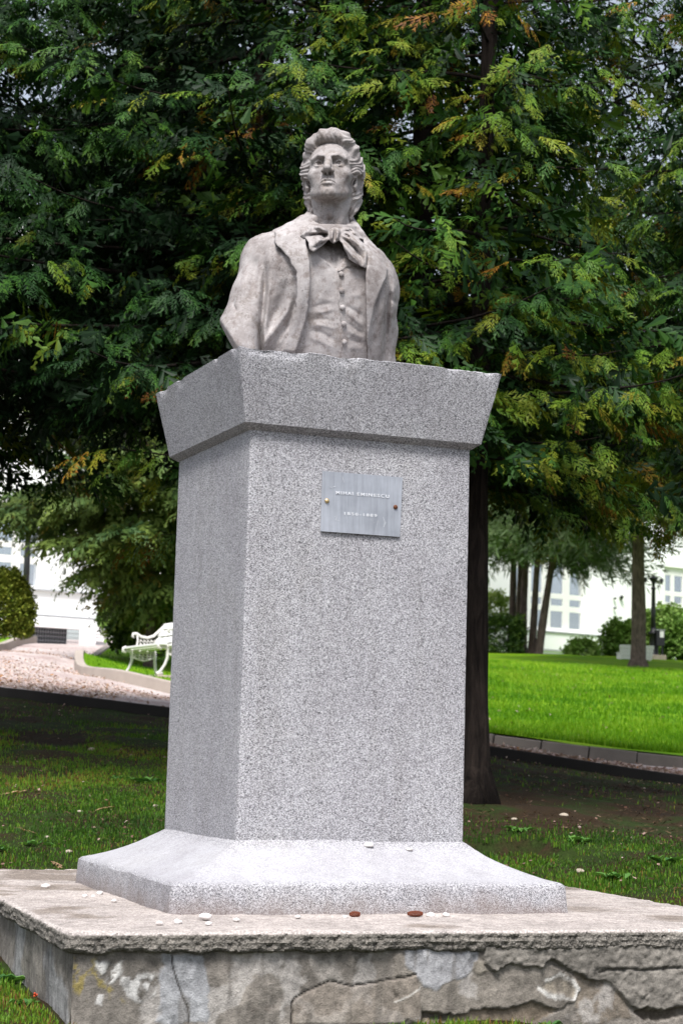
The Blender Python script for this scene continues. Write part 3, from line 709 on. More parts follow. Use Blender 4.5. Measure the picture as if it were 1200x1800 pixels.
def slab_point(px, py): return atz(px, py, Z_SLAB + .002)
def pebbles():
    def blob(name, r, sq, m, seed, n=9):
        bm = bmesh.new(); bmesh.ops.create_icosphere(bm, subdivisions=2, radius=1.0)
        rr = random.Random(seed); o = [rr.uniform(-9, 9) for _ in range(3)]
        for v in bm.verts:
            k = 1 + .28 * float(fbm(np.array([v.co.x * 1.3 + o[0]]), np.array([v.co.y * 1.3 + o[1]]), np.array([v.co.z * 1.3 + o[2]]), seed, 2)[0])
            v.co = Vector((v.co.x * r * sq[0] * k, v.co.y * r * sq[1] * k, v.co.z * r * sq[2] * k))
        me = bpy.data.meshes.new(name); bm.to_mesh(me); bm.free(); me.polygons.foreach_set('use_smooth', [True] * len(me.polygons)); return me
    L = [(80, 1558, .016, 'small white pebble alone at the far left end of the concrete slab'),
         (149, 1575, .012, 'white pebble touching the left side of the granite foot, farthest back of its row'),
         (164, 1574, .008, 'tiny white pebble second from the back along the left side of the granite foot'),
         (176, 1570, .014, 'white pebble against the middle of the granite foot on its left side'),
         (201, 1583, .011, 'small white pebble beside the left side of the granite foot, nearest its front corner'),
         (361, 1614, .022, 'largest white pebble, against the front of the granite foot near its left corner'),
         (367, 1624, .012, 'white pebble just in front of the largest pebble on the slab'),
         (416, 1617, .012, 'grey white pebble a hand to the right of the largest pebble'),
         (523, 1612, .012, 'white pebble alone at the front of the granite foot left of the cones'),
         (606, 1611, .010, 'tiny white pebble touching the left rusty cone'),
         (756, 1609, .016, 'white pebble just right of the right rusty cone'),
         (783, 1609, .016, 'pinkish white pebble farthest right in front of the granite foot'),
         (280, 1623, .012, 'flat white pebble on the slab ahead of the foot\'s left corner'),
         (313, 1621, .014, 'flat white pebble between the foot\'s left corner and the largest pebble')]
    for i, (x, y, r, lab) in enumerate(L):
        p = slab_point(x, y + 2); me = blob('white_pebble', r, (1.15, .95, .62), MAT['stone'], 100 + i)
        o = link('white_pebble', me, MAT['stone']); o.location = (p[0], p[1], Z_SLAB + r * .5); o.rotation_euler = (0, 0, i * 1.3); tag(o, lab, 'pebble', 'white pebbles on the monument')
    for i, (x, y, lab) in enumerate(((648, 1488, 'white pebble on the sloping granite foot below the plaque, left of two'), (719, 1495, 'smaller white pebble on the sloping granite foot, right of two'))):
        from mathutils.bvhtree import BVHTree
        fm = bpy.data.objects['foot'].data; bv = BVHTree.FromPolygons([v.co for v in fm.vertices], [tuple(q.vertices) for q in fm.polygons])
        hit = bv.ray_cast(Vector(O_), Vector(ray(x, y)).normalized())[0]; p = np.array(hit if hit is not None else atz(x, y, Z_SH - .015)); r = (.016, .012)[i]
        o = link('white_pebble', blob('white_pebble', r, (1.2, 1, .6), MAT['stone'], 140 + i), MAT['stone']); o.location = (p[0], p[1], p[2] + r * .4); tag(o, lab, 'pebble', 'white pebbles on the monument')
    for i, (x, y, L_, lab) in enumerate(((622, 1611, .020, 'short rusty brown cone lying against the granite foot, left of two'), (728, 1610, .030, 'longer rusty brown cone lying against the granite foot, right of two'))):
        mb = MB(); p = slab_point(x, y + 1); rr = random.Random(i)
        ax = np.array((math.cos(.35), math.sin(.35), 0)); sx = np.array((-ax[1], ax[0], 0)); uz = np.array((0, 0, 1.0))
        core = MB()
        for k in range(int(L_ / .0045) * 2):
            t = -L_ + (k + .5) / int(L_ / .0045) * L_; rad = .0125 * math.sqrt(max(.1, 1 - (t / (L_ * 1.12)) ** 2))
            for q in range(9):
                a = 2 * math.pi * (q + .5 * (k % 2)) / 9; d = sx * math.cos(a) + uz * math.sin(a); tn = -sx * math.sin(a) + uz * math.cos(a)
                c = ax * t + d * rad * .55
                core.add([c - tn * .0045, c + tn * .0045, c + d * rad * .5 + ax * .004, c + d * rad * .2 + ax * .006], [(0, 1, 2), (0, 2, 3), (1, 3, 2), (0, 3, 1)])
        me = core.mesh('rusty_cone'); o = link('rusty_cone', me, MAT['cone']); o.location = (p[0], p[1], Z_SLAB + .012); tag(o, lab, 'cone', 'rusty cones on the slab')

# ------------------------------------------------------------------ bust: modelled as distance fields, meshed with surface nets
def surface_nets(S, lo, h):
    S = S.astype(np.float32); nx, ny, nz = S.shape
    ins = S < 0
    cnt = np.zeros((nx - 1, ny - 1, nz - 1), np.int8)
    for a in (0, 1):
        for b in (0, 1):
            for c in (0, 1): cnt += ins[a:nx - 1 + a, b:ny - 1 + b, c:nz - 1 + c]
    act = (cnt > 0) & (cnt < 8); I, J, K = np.nonzero(act)
    idx = np.full(act.shape, -1, np.int32); idx[I, J, K] = np.arange(len(I))
    cv = {(a, b, c): S[I + a, J + b, K + c] for a in (0, 1) for b in (0, 1) for c in (0, 1)}
    acc = np.zeros((len(I), 3), np.float32); num = np.zeros(len(I), np.float32)
    for ax in range(3):
        for p in (0, 1):
            for q in (0, 1):
                e0 = [0, 0, 0]; o = [i for i in range(3) if i != ax]; e0[o[0]] = p; e0[o[1]] = q; e1 = list(e0); e1[ax] = 1
                v0, v1 = cv[tuple(e0)], cv[tuple(e1)]; m = (v0 < 0) != (v1 < 0)
                t = np.where(m, v0 / np.where(m, v0 - v1, 1), 0)
                pt = np.tile(np.array(e0, np.float32), (len(I), 1)); pt[:, ax] = t
                acc += pt * m[:, None]; num += m
    V = (np.stack([I, J, K], 1) + acc / num[:, None]) * h + np.array(lo)
    Q = []
    for ax in range(3):
        o = [(1, 2), (2, 0), (0, 1)][ax]
        sl0 = [slice(None)] * 3; sl1 = [slice(None)] * 3; sl0[ax] = slice(0, -1); sl1[ax] = slice(1, None)
        a, b = ins[tuple(sl0)], ins[tuple(sl1)]; ch = a != b
        P = np.stack(np.nonzero(ch), 1)
        ok = (P[:, o[0]] > 0) & (P[:, o[1]] > 0) & (P[:, o[0]] < S.shape[o[0]] - 1) & (P[:, o[1]] < S.shape[o[1]] - 1); P = P[ok]
        fl = a[P[:, 0], P[:, 1], P[:, 2]]
        def cell(d0, d1):
            C = P.copy(); C[:, o[0]] -= d0; C[:, o[1]] -= d1; return idx[C[:, 0], C[:, 1], C[:, 2]]
        q = np.stack([cell(1, 1), cell(0, 1), cell(0, 0), cell(1, 0)], 1)
        q[~fl] = q[~fl][:, ::-1]; Q.append(q)
    return V, np.concatenate(Q)
def grid3(lo, hi, h):
    ax = [np.arange(a, b + h, h, dtype=np.float32) for a, b in zip(lo, hi)]
    return np.meshgrid(*ax, indexing='ij')
def ell(P, c, r, Rm=None):
    x, y, z = P[0] - c[0], P[1] - c[1], P[2] - c[2]
    if Rm is not None: x, y, z = (Rm[0][0] * x + Rm[1][0] * y + Rm[2][0] * z, Rm[0][1] * x + Rm[1][1] * y + Rm[2][1] * z, Rm[0][2] * x + Rm[1][2] * y + Rm[2][2] * z)
    k0 = np.sqrt((x / r[0]) ** 2 + (y / r[1]) ** 2 + (z / r[2]) ** 2); k1 = np.sqrt((x / r[0] ** 2) ** 2 + (y / r[1] ** 2) ** 2 + (z / r[2] ** 2) ** 2)
    return k0 * (k0 - 1) / (k1 + 1e-6)
def cap_(P, a, b, ra, rb=None):
    rb = ra if rb is None else rb
    e = np.array(b, float) - np.array(a, float); x, y, z = P[0] - a[0], P[1] - a[1], P[2] - a[2]
    t = np.clip((x * e[0] + y * e[1] + z * e[2]) / (e @ e + 1e-9), 0, 1)
    return np.sqrt((x - e[0] * t) ** 2 + (y - e[1] * t) ** 2 + (z - e[2] * t) ** 2) - (ra + (rb - ra) * t)
def chain(P, pts, rs, k=None):
    if k is None: k = .5 * float(np.mean(rs))
    d = None
    for i in range(len(pts) - 1):
        q = cap_(P, pts[i], pts[i + 1], rs[i] if not np.isscalar(rs) else rs, rs[i + 1] if not np.isscalar(rs) else rs)
        d = q if d is None else smin(d, q, k)
    return d
def smin(a, b, k):
    h = np.maximum(k - np.abs(a - b), 0) / k; return np.minimum(a, b) - h * h * k * .25
def smax(a, b, k): return -smin(-a, -b, k)

HS = 0.0142                                            # one life-size centimetre of the head, in metres
HR = np.array(Matrix.Rotation(R_(-7), 3, 'Z') @ Matrix.Rotation(R_(-11), 3, 'X') @ Matrix.Rotation(R_(-1.0), 3, 'Y'))
HC = at(577.5, 288, 7.80) - HR @ np.array((0, -7.6, 0)) * HS
def h2w(V): return (np.asarray(V) * HS) @ HR.T + HC
def w2h(V): return ((np.asarray(V) - HC) @ HR) / HS

def head_sdf(P):
    x, y, z = P; ax = np.abs(x); A = (ax, y, z)
    d = ell(P, (0, 1.2, 3.2), (7.3, 9.2, 8.3))                                  # cranium
    d = smin(d, ell(P, (0, -2.6, 2.4), (6.6, 6.4, 6.4)), 2.0)                   # forehead
    d = smin(d, ell(P, (0, -2.9, -4.0), (5.9, 5.2, 6.4)), 2.0)                  # middle of the face
    d = smin(d, cap_(A, (5.0, .2, -5.2), (4.1, -2.6, -7.5), 1.4, 1.25), 1.8)    # jaw
    d = smin(d, cap_(A, (4.1, -2.6, -7.5), (1.25, -6.9, -9.7), 1.25, 1.3), 1.7)
    d = smin(d, ell(P, (0, -7.4, -9.5), (2.1, 1.7, 1.6)), 1.4)                # chin
    d = smin(d, ell(A, (4.3, -5.2, -2.6), (1.8, 1.9, 1.5)), 2.4)                # cheekbone
    d = smin(d, cap_(A, (5.0, -4.8, -2.3), (6.6, -.5, -1.0), .9, .8), 1.6)
    d = smin(d, ell(P, (0, -7.1, -6.6), (2.9, 1.9, 2.3)), 1.6)                  # mouth mound
    d = smin(d, chain(A, [(1.1, -9.15, 1.75), (2.8, -9.0, 2.1), (4.9, -7.35, 1.75)], [.5, .6, .55]), 1.3)   # brow
    d = smax(d, -ell(A, (2.85, -9.5, .18), (2.1, 2.35, 1.28)), .55)           # sockets
    d = smax(d, -ell(A, (1.6, -9.2, .45), (.85, 1.95, 1.0)), .5)
    d = smax(d, -ell(A, (4.3, -8.9, -5.4), (1.0, .7, 2.0)), 2.4)              # hollow of the cheek
    e = ell(A, (3.2, -6.5, -.05), (1.35, 1.35, 1.35))                          # eyeballs
    d = smin(d, e, .15)
    d = smax(d, -(np.sqrt((ax - 3.2) ** 2 + (z - .10) ** 2 + (y + 7.95) ** 2) - .64) , .06)   # drilled iris
    d = smin(d, ell(A, (3.1, -7.7, .28), (.15, .25, .15)), .1)
    d = smin(d, chain(A, [(1.75, -7.6, -.10), (2.4, -7.95, .66), (3.2, -8.08, .92), (4.05, -7.6, .66), (4.65, -6.85, .0)], [.15, .21, .24, .21, .16]), .15)  # upper lid
    d = smin(d, chain(A, [(1.75, -7.6, -.12), (2.5, -7.85, -.70), (3.3, -7.85, -.86), (4.1, -7.35, -.62), (4.65, -6.85, .0)], [.14, .19, .19, .19, .14]), .2)  # lower lid
    d = smax(d, -chain(A, [(1.9, -8.6, -1.25), (3.0, -8.5, -1.65), (4.3, -7.7, -1.4)], .2), .7)
    n = chain(P, [(0, -8.9, 1.6), (0, -9.35, .2), (0, -10.15, -1.7), (0, -10.8, -3.0)], [.70, .70, .86, .98], 1.0)     # nose
    n = smin(n, ell(P, (0, -10.8, -3.22), (.88, .92, .70)), 1.0)
    n = smin(n, chain(A, [(.55, -8.9, .6), (1.0, -8.8, -1.8), (1.35, -8.9, -3.4)], [.45, .6, .6]), .8)
    n = smin(n, ell(A, (1.32, -9.35, -3.5), (.66, 1.05, .66)), .7)
    n = smin(n, cap_(P, (0, -10.5, -3.75), (0, -9.0, -4.4), .36, .42), .5)
    d = smin(d, n, .45)
    d = smax(d, -ell(A, (.72, -9.75, -4.2), (.26, .55, .28)), .25)             # nostrils
    d = smax(d, -cap_(A, (1.9, -8.8, -4.0), (2.85, -8.2, -6.0), .2, .26), .9)
    d = smax(d, -cap_(P, (0, -9.1, -5.0), (0, -9.1, -5.7), .2, .22), .4)       # philtrum
    d = smin(d, chain(A, [(0, -9.05, -6.10), (.55, -9.12, -5.98), (1.5, -8.65, -6.3), (2.75, -7.55, -6.95)], [.36, .38, .32, .14]), .25)   # lips
    d = smin(d, chain(A, [(0, -8.95, -7.28), (1.0, -8.8, -7.22), (2.5, -7.75, -7.0)], [.52, .46, .16]), .3)
    d = smax(d, -chain(A, [(0, -9.5, -6.62), (.6, -9.45, -6.52), (1.5, -8.95, -6.66), (2.6, -8.0, -6.95), (3.1, -7.4, -7.2)], [.13, .13, .15, .2, .14]), .12)
    d = smax(d, -ell(P, (0, -9.3, -8.35), (1.7, .65, .45)), .6)                # under the lower lip
    d = smax(d, -ell(P, (0, -9.1, -10.2), (.25, .4, .7)), .5)
    # ears
    Re = np.array(Matrix.Rotation(R_(-12), 3, 'X') @ Matrix.Rotation(R_(20), 3, 'Z'))
    er = ell(A, (7.35, 1.2, -1.6), (.75, 1.75, 3.1), Re)
    er = smax(er, -ell(A, (8.1, .95, -1.0), (.62, 1.05, 2.0), Re), .3)
    er = smin(er, cap_(A, (7.3, .2, -3.9), (7.6, .8, -4.5), .62, .5), .5)
    d = smin(d, er, .4)
    return d
def bust_points():
    """where the torso meets the head, in world metres"""
    B0 = np.array((PC[0], PC[1], Z_CAP1))
    return B0
def neck_sdf(P):
    nb = w2h(at(581, 404, 7.93) + np.array((0, .03, 0))); nf = w2h(at(581, 398, 7.86))
    d = cap_(P, (0, .9, -6.0), tuple(nb), 5.0, 5.5)
    ax_ = np.array(nb) - np.array((0, .9, -6.0))
    d = smin(d, cap_(P, (5.4, 2.6, -5.2), tuple(nf + np.array((1.4, .5, -.5))), 1.7, 1.3), 1.6)
    d = smin(d, cap_(P, (-5.4, 2.6, -5.2), tuple(nf + np.array((-1.4, .5, -.5))), 1.7, 1.3), 1.6)
    m = nf * .55 + np.array((0, -3.0, -9.5)) * .45
    d = smin(d, ell(P, tuple(m + np.array((0, -.1, .2))), (1.1, 1.3, 1.6)), 1.6)
    return smin(d, cap_(P, tuple(nb), tuple(nb + np.array((0, .5, -7.0))), 6.0, 8.0), 2.0)
def hair_sdf(P):
    x, y, z = P; sx = np.sign(x); ax = np.abs(x); A = (ax, y, z)
    d = ell(P, (.1, 2.0, 3.3), (9.0, 10.0, 8.6))
    d = smin(d, ell(A, (7.3, 1.4, 1.6), (2.6, 4.6, 5.0)), 1.5)                  # full sides
    d = smin(d, ell(A, (6.2, 4.8, -3.6), (2.9, 4.4, 5.0)), 1.6)
    d = smin(d, ell(P, (0, 6.6, -5.0), (7.4, 4.2, 6.4)), 1.6)                   # nape
    d = smin(d, chain(A, [(6.4, 4.8, -6.0), (6.2, 4.8, -9.0), (5.4, 5.4, -11.6)], [2.1, 1.5, .7]), 1.2)
    q = chain(P, [(-7.4, -3.2, 5.0), (-5.6, -6.0, 7.6), (-2.4, -7.5, 9.3), (1.2, -7.7, 9.7), (4.4, -6.6, 8.9), (6.6, -4.2, 6.9), (7.9, -1.6, 4.2)], [1.5, 1.75, 2.0, 2.05, 1.95, 1.75, 1.5])
    d = smin(d, q, 1.4)                                                          # quiff rolled back from the brow
    # strands swept back and down
    th = np.arctan2(x, z - 1.0); sh = th + .075 * (y + 4) * sx * np.clip(ax / 7.0, 0, 1) ** 2
    nr = np.abs(d) < 1.6; r_ = np.zeros_like(d)
    wv = fbm(x[nr] * .17, y[nr] * .13, z[nr] * .17, 301, 2); yy, hh = y[nr], sh[nr]
    back = sstep(-5.5, -1.0, yy)
    l1 = np.abs(np.sin(4.6 * hh + 2.6 * wv + .5 * np.sin(yy * .3))); l2 = np.sin(15 * hh + 7 * wv + .9 * np.sin(yy * .5)); l3 = np.sin(34 * hh + 12 * wv)
    r_[nr] = (.62 * l1 ** .6 - .38) * (1 - .93 * back) + (.15 * l2 + .20 * l3) * (.45 + .55 * back)
    d = d - r_
    f = smin(ell(P, (0, -8.6, -1.3), (7.1, 6.4, 8.6)), ell(P, (0, -9.5, -8), (7.4, 7.5, 9)), 1.5)
    d = smax(d, -f, .5)
    d = smax(d, -ell(A, (9.0, .5, -2.6), (2.5, 2.3, 2.9)), .5)                  # ears left free
    d = smax(d, -cap_(P, (0, -1, -9), (0, 0, -17), 5.2, 5.4), .3)
    return d

TYAW = R_(20)
def torso_parts():
    """body, coat and waistcoat distance functions in world metres"""
    c, s = math.cos(TYAW), math.sin(TYAW); cx, cy, cz = PC[0] + .0, PC[1] + .02, Z_CAP1
    def loc(P):
        x, y = P[0] - cx, P[1] - cy
        return (c * x + s * y, -s * x + c * y, P[2] - cz)
    def W(t): return np.array((cx + c * t[0] - s * t[1], cy + s * t[0] + c * t[1], cz + t[2]))
    return loc, W
def body(P, loc, rarm=True):
    L = loc(P)
    d = ell(L, (0.0, .0, .30), (.275, .185, .31))
    d = smin(d, ell(L, (-.12, -.06, .47), (.16, .13, .17)), .10)
    d = smin(d, ell(L, (.13, -.06, .45), (.15, .12, .17)), .10)
    d = smin(d, cap_(L, (-.25, .03, .520), (.225, .03, .470), .092, .09), .09)
    d = smin(d, cap_(L, (-.02, .05, .615), (-.24, .05, .545), .085, .075), .08)
    d = smin(d, cap_(L, (.02, .05, .60), (.20, .05, .50), .085, .07), .08)
    d = smin(d, ell(L, (0, .06, .03), (.24, .15, .20)), .12)
    return d
def arms(P, loc):
    L = loc(P)
    a = chain(L, [(-.245, .02, .530), (-.305, .0, .36), (-.395, -.02, .10)], [.095, .10, .13], .05)
    b = chain(L, [(.222, .03, .465), (.250, .03, .28), (.258, .04, .02)], [.088, .09, .093], .05)
    return a, b
def Zp(p): return (360 + p[0] / 3.158, 200 + p[1] / 3.158)     # measured on a 3.158 x enlargement of the photo's bust
def ZP(l): return [Zp(p) for p in l]

def bust(parts=None):
    bu = thing('bust', 'weathered pale marble bust of a young man in coat and bow tie, head raised', 'bust', (float(PC[0]), float(PC[1]), Z_CAP1 + .006), 0.0)
    def emit(name, V, Q, parent=bu):
        return link(name, npmesh(name, V, Q), MAT['marble'], parent, None, True)
    # ---- head
    h = .205; lo, hi = (-9.2, -13, -26), (9.2, 12, 12.5)
    P = grid3(lo, hi, h); d = smin(head_sdf(P), neck_sdf(P), 1.0)
    V, Q = surface_nets(d, lo, h); hd = emit('head', h2w(V), Q)
    lo, hi = (-12.5, -12, -16), (12.5, 14, 14.5)
    P = grid3(lo, hi, h); V, Q = surface_nets(hair_sdf(P), lo, h); emit('hair', h2w(V), Q)
    # ---- torso
    loc, W = torso_parts()
    h = .0052
    lo = np.array((PC[0] - .60, PC[1] - .34, Z_CAP1 - .004)); hi = np.array((PC[0] + .48, PC[1] + .36, Z_CAP1 + .84))
    P = grid3(lo, hi, h); PX, PY = project(*P); front = P[1] < PC[1] + .10
    bd = body(P, loc); aL, aR = arms(P, loc); px2m = 1 / 405.0
    # relief painted in the sculptor's front view, in metres
    def field(fn, sx=2.0):
        gx = np.arange(370, 725, 1.0); gy = np.arange(370, 690, 1.0); A_, B_ = np.meshgrid(gx, gy, indexing='ij')
        H = fn(A_.astype(np.float32), B_.astype(np.float32)).astype(np.float32)
        i = np.clip(PX - 370, 0, len(gx) - 1.01); j = np.clip(PY - 370, 0, len(gy) - 1.01); i0 = i.astype(np.int32); j0 = j.astype(np.int32); fi = i - i0; fj = j - j0
        return H[i0, j0] * (1 - fi) * (1 - fj) + H[i0 + 1, j0] * fi * (1 - fj) + H[i0, j0 + 1] * (1 - fi) * fj + H[i0 + 1, j0 + 1] * fi * fj
    def ridge(a, b, pts, wd, amp):
        Q_ = ZP(pts); d = line_d(a, b, Q_); e = np.minimum(np.hypot(a - Q_[0][0], b - Q_[0][1]), np.hypot(a - Q_[-1][0], b - Q_[-1][1]))
        L_ = sum(math.dist(Q_[i], Q_[i + 1]) for i in range(len(Q_) - 1))
        return amp * np.exp(-(d / wd) ** 2) * (.12 + .88 * sstep(0, .34 * L_, e))          # strokes fade out at both ends
    OPEN = ZP([(560, 690), (580, 790), (588, 900), (584, 1000), (572, 1100), (545, 1210), (500, 1330), (480, 1500), (905, 1600), (902, 1340), (896, 1150), (892, 1000), (890, 900), (905, 800), (850, 690), (800, 620), (790, 480), (600, 480), (600, 600)])
    wob = np.zeros_like(bd); nr = np.abs(np.minimum(np.minimum(bd, aL), aR)) < .05
    wob[nr] = .0028 * fbm(P[0][nr] * 14, P[1][nr] * 14, P[2][nr] * 9, 401, 3)
    # coat
    def coat_relief(a, b):
        H = .0036 * fbm(a / 15 + b / 60, b / 55, None, 71, 3) + .0008 * fbm(a / 6, b / 14, None, 72, 3)
        H += ridge(a, b, [(318, 760), (335, 860), (332, 1000), (322, 1110), (314, 1210), (306, 1330), (300, 1450)], 5.5, -.027)
        H += ridge(a, b, [(392, 722), (430, 764), (466, 802)], 1.8, -.030)
        H += ridge(a, b, [(282, 1080), (292, 1150), (304, 1230), (312, 1330), (316, 1420)], 7.5, -.024)
        H += ridge(a, b, [(350, 820), (352, 950), (342, 1080), (326, 1190), (322, 1300), (320, 1430)], 5.5, .016)
        H += ridge(a, b, [(480, 1000), (455, 1100), (400, 1180), (345, 1260), (322, 1310)], 6.5, .017)
        H += ridge(a, b, [(440, 900), (430, 1020), (400, 1110), (370, 1170)], 8, -.013)
        H += ridge(a, b, [(500, 940), (500, 1040), (480, 1130), (440, 1210), (400, 1290)], 6, -.015)
        H += ridge(a, b, [(470, 1180), (430, 1240), (400, 1300)], 4, .008)
        H += ridge(a, b, [(240, 800), (220, 930), (200, 1050)], 9, .007) + ridge(a, b, [(280, 760), (275, 900), (262, 1040)], 8, -.006)
        H += ridge(a, b, [(160, 1060), (178, 1098)], 1.3, -.010) + ridge(a, b, [(268, 1000), (278, 1030)], 2.2, -.005)
        H += ridge(a, b, [(1018, 880), (1022, 1000), (1012, 1120), (1005, 1240), (1000, 1330)], 4.0, -.017)
        H += ridge(a, b, [(1005, 900), (975, 970), (945, 1050), (930, 1120)], 3.0, -.012)
        H += ridge(a, b, [(985, 1000), (985, 1120), (965, 1230), (958, 1330)], 6, .010)
        H += ridge(a, b, [(1060, 880), (1062, 1000), (1055, 1150)], 6, .006) + ridge(a, b, [(1030, 1020), (1085, 1060)], 4, -.004)
        return H
    cr = field(coat_relief)
    sl = bd - .020
    dl = smin(sl, aL, .045); dr = smin(dl, aR, .03)
    coat = dr - cr - wob
    Lc = loc(P)
    # lapels: one more layer
    LAPL = ZP([(388, 652), (440, 640), (520, 600), (590, 575), (640, 640), (690, 700), (560, 700), (580, 800), (586, 900), (582, 1000), (570, 1100), (545, 1200), (505, 1320), (425, 1320), (470, 1200), (495, 1110), (508, 1030), (512, 950), (510, 892), (492, 850), (478, 840), (468, 800), (430, 765), (392, 718)])
    LAPR = ZP([(905, 745), (960, 800), (1012, 860), (1008, 905), (975, 975), (945, 1050), (925, 1140), (908, 1240), (905, 1340), (890, 1340), (896, 1150), (890, 1000), (888, 900), (890, 800), (800, 640)])
    lay = np.maximum(field(lambda a, b: poly_sd(a + 1.2 * fbm(a / 9, b / 9, None, 5, 2), b + 1.2 * fbm(a / 9, b / 9, None, 6, 2), LAPL)), field(lambda a, b: poly_sd(a, b, LAPR))) * px2m
    lapel = smax(smin(dr, bd - .020, .01) - .025 - .4 * wob + field(lambda a, b: ridge(a, b, [(545, 860), (540, 1000), (515, 1130), (480, 1260)], 7, -.006) + ridge(a, b, [(395, 690), (470, 672), (560, 620)], 6, -.006)), -lay, .004)
    lapel = np.where(front, lapel, 1.0)
    coat = smin(coat, lapel, .004)
    op = field(lambda a, b: poly_sd(a, b, OPEN)) * px2m
    coat = np.where(front, smax(coat, op, .006), coat)
    # collar rolling up round the neck, open in front
    ca = chain(P, [at(*Zp((398, 660)), 7.92), at(*Zp((470, 640)), 7.90), at(*Zp((545, 605)), 7.88), at(*Zp((598, 592)), 7.84)], [.016, .026, .030, .026])
    ca = smin(ca, chain(P, [at(*Zp((800, 640)), 7.90), at(*Zp((850, 672)), 7.92), at(*Zp((920, 745)), 7.95)], [.024, .026, .020]), .01)
    ca = smin(ca, chain(P, [at(*Zp((560, 600)), 7.90), at(*Zp((600, 560)), 8.02), at(*Zp((700, 560)), 8.10), at(*Zp((790, 590)), 8.04), at(*Zp((830, 640)), 7.94)], .028), .02)
    coat = smin(coat, ca, .02)
    nb = loc(at(581, 392, 7.93) + np.array((0, .02, 0)))
    # straight cut of the left arm
    pa, pb = at(381, 553, 7.75), at(413, 607, 7.75); e = pb - pa; nrm = np.array((-e[2], 0, e[0])); nrm /= np.linalg.norm(nrm)
    if nrm[0] > 0: nrm = -nrm
    cut = (P[0] - pa[0]) * nrm[0] + (P[2] - pa[2]) * nrm[2]
    coat = smax(coat, cut - .002, .012)
    cutb = loc(P)[0] - .405
    coat = np.maximum(coat, (Z_CAP1 + .004) - P[2])
    # space for the neck
    nk = w2h(np.stack([P[0].ravel()[:1], P[1].ravel()[:1], P[2].ravel()[:1]], 1))
    V, Q = surface_nets(coat, lo, h); emit('coat', V, Q)
    # ---- waistcoat and shirt front
    def vest_relief(a, b):
        H = .0012 * fbm(a / 12 + b / 25, b / 18, None, 73, 2)
        mid = [(735, 868), (740, 960), (746, 1060), (752, 1110), (760, 1170), (757, 1250), (760, 1400)]
        sdl = np.interp(b, [Zp(p)[1] for p in mid], [Zp(p)[0] for p in mid]) - a
        H += .008 * sstep(-1.2, .2, -sdl) * sstep(Zp((0, 850))[1], Zp((0, 870))[1], b)          # button side overlaps
        H += ridge(a, b, mid, 1.8, .005)
        for l, wd, am in (([(590, 1105), (660, 1100), (735, 1080)], 3.0, .009), ([(565, 1090), (640, 1060), (720, 1050)], 3, -.006), ([(570, 1170), (660, 1175), (740, 1200)], 3.5, .009), ([(560, 1140), (650, 1140), (730, 1145)], 2.6, -.007),
                          ([(560, 1200), (650, 1215), (740, 1270)], 3.2, -.009), ([(560, 1240), (640, 1260), (730, 1310)], 4, .008), ([(770, 1090), (820, 1130), (890, 1190)], 3.0, .010), ([(770, 1060), (830, 1090), (890, 1140)], 3.0, -.009),
                          ([(775, 1150), (830, 1190), (890, 1230)], 2.8, -.009), ([(775, 1195), (830, 1225), (890, 1250)], 3.2, .009), ([(780, 1245), (830, 1262), (890, 1275)], 2.6, -.008), ([(780, 1300), (840, 1300), (890, 1310)], 4, .006),
                          ([(600, 1010), (670, 1030), (730, 1040)], 4, .004), ([(780, 1000), (830, 1010), (885, 1000)], 5, .005)):
            H += ridge(a, b, l, wd * 1.05, am * .5)
        # V opening with the shirt set back
        V_ = ZP([(560, 700), (606, 765), (665, 812), (733, 868), (770, 800), (800, 790), (760, 700)])
        H += -.013 * sstep(-1.5, 1.0, poly_sd(a, b, V_))
        H += ridge(a, b, [(600, 765), (665, 815), (733, 870)], 1.7, .006)
        H += .010 * sstep(-1.2, 1.2, poly_sd(a, b, ZP([(738, 872), (775, 800), (800, 775), (850, 800), (835, 835), (780, 855), (748, 880)])))
        for k in range(4): H += ridge(a, b, [(700 + 18 * k, 730), (715 + 8 * k, 845)], 1.6, .004 * (1 if k % 2 else -1))
        return H
    vs = bd - .004 - field(vest_relief) - .4 * wob
    vs = np.maximum(vs, -(op + .035)); vs = np.where(P[1] < PC[1] + .05, vs, 1.0); vs = np.maximum(vs, (Z_CAP1 + .003) - P[2])
    vs = np.maximum(vs, -(bd + .05))
    V, Q = surface_nets(vs, lo, h); emit('waistcoat', V, Q)
    # a point on the front of the body behind a pixel
    def hit(px, py, off=0.0):
        r = ray(px, py); t0 = 7.2
        ts = np.arange(7.2, 8.2, .002); Q_ = O_[None] + r[None] * ts[:, None]
        dd = body((Q_[:, 0], Q_[:, 1], Q_[:, 2]), loc); i = int(np.argmax(dd < off)) if (dd < off).any() else int(np.argmin(dd)); return Q_[i]
    for q in ((757, 890), (760, 980), (765, 1075), (772, 1166), (774, 1266)):
        p = hit(*Zp(q), .018); bm = bmesh.new(); bmesh.ops.create_icosphere(bm, subdivisions=2, radius=.0125)
        for v in bm.verts: v.co.y *= .6
        bmesh.ops.rotate(bm, verts=bm.verts, matrix=Matrix.Rotation(TYAW, 3, 'Z')); bmesh.ops.translate(bm, verts=bm.verts, vec=Vector(p))
        me = bpy.data.meshes.new('button'); bm.to_mesh(me); bm.free(); me.polygons.foreach_set('use_smooth', [True] * len(me.polygons)); link('button', me, MAT['marble'], bu, None, True)
    # ---- collar and bow tie
    h2 = .0034; k = at(586, 412, 7.72); lo2 = k + np.array((-.20, -.20, -.16)); hi2 = k + np.array((.22, .34, .12)); T = grid3(lo2, hi2, h2)
    def S(l, off): return [hit(*Zp(p), o) for p, o in zip(l, off if not np.isscalar(off) else [off] * len(l))]
    nc = at(581, 392, 7.93) + np.array((0, .015, 0))
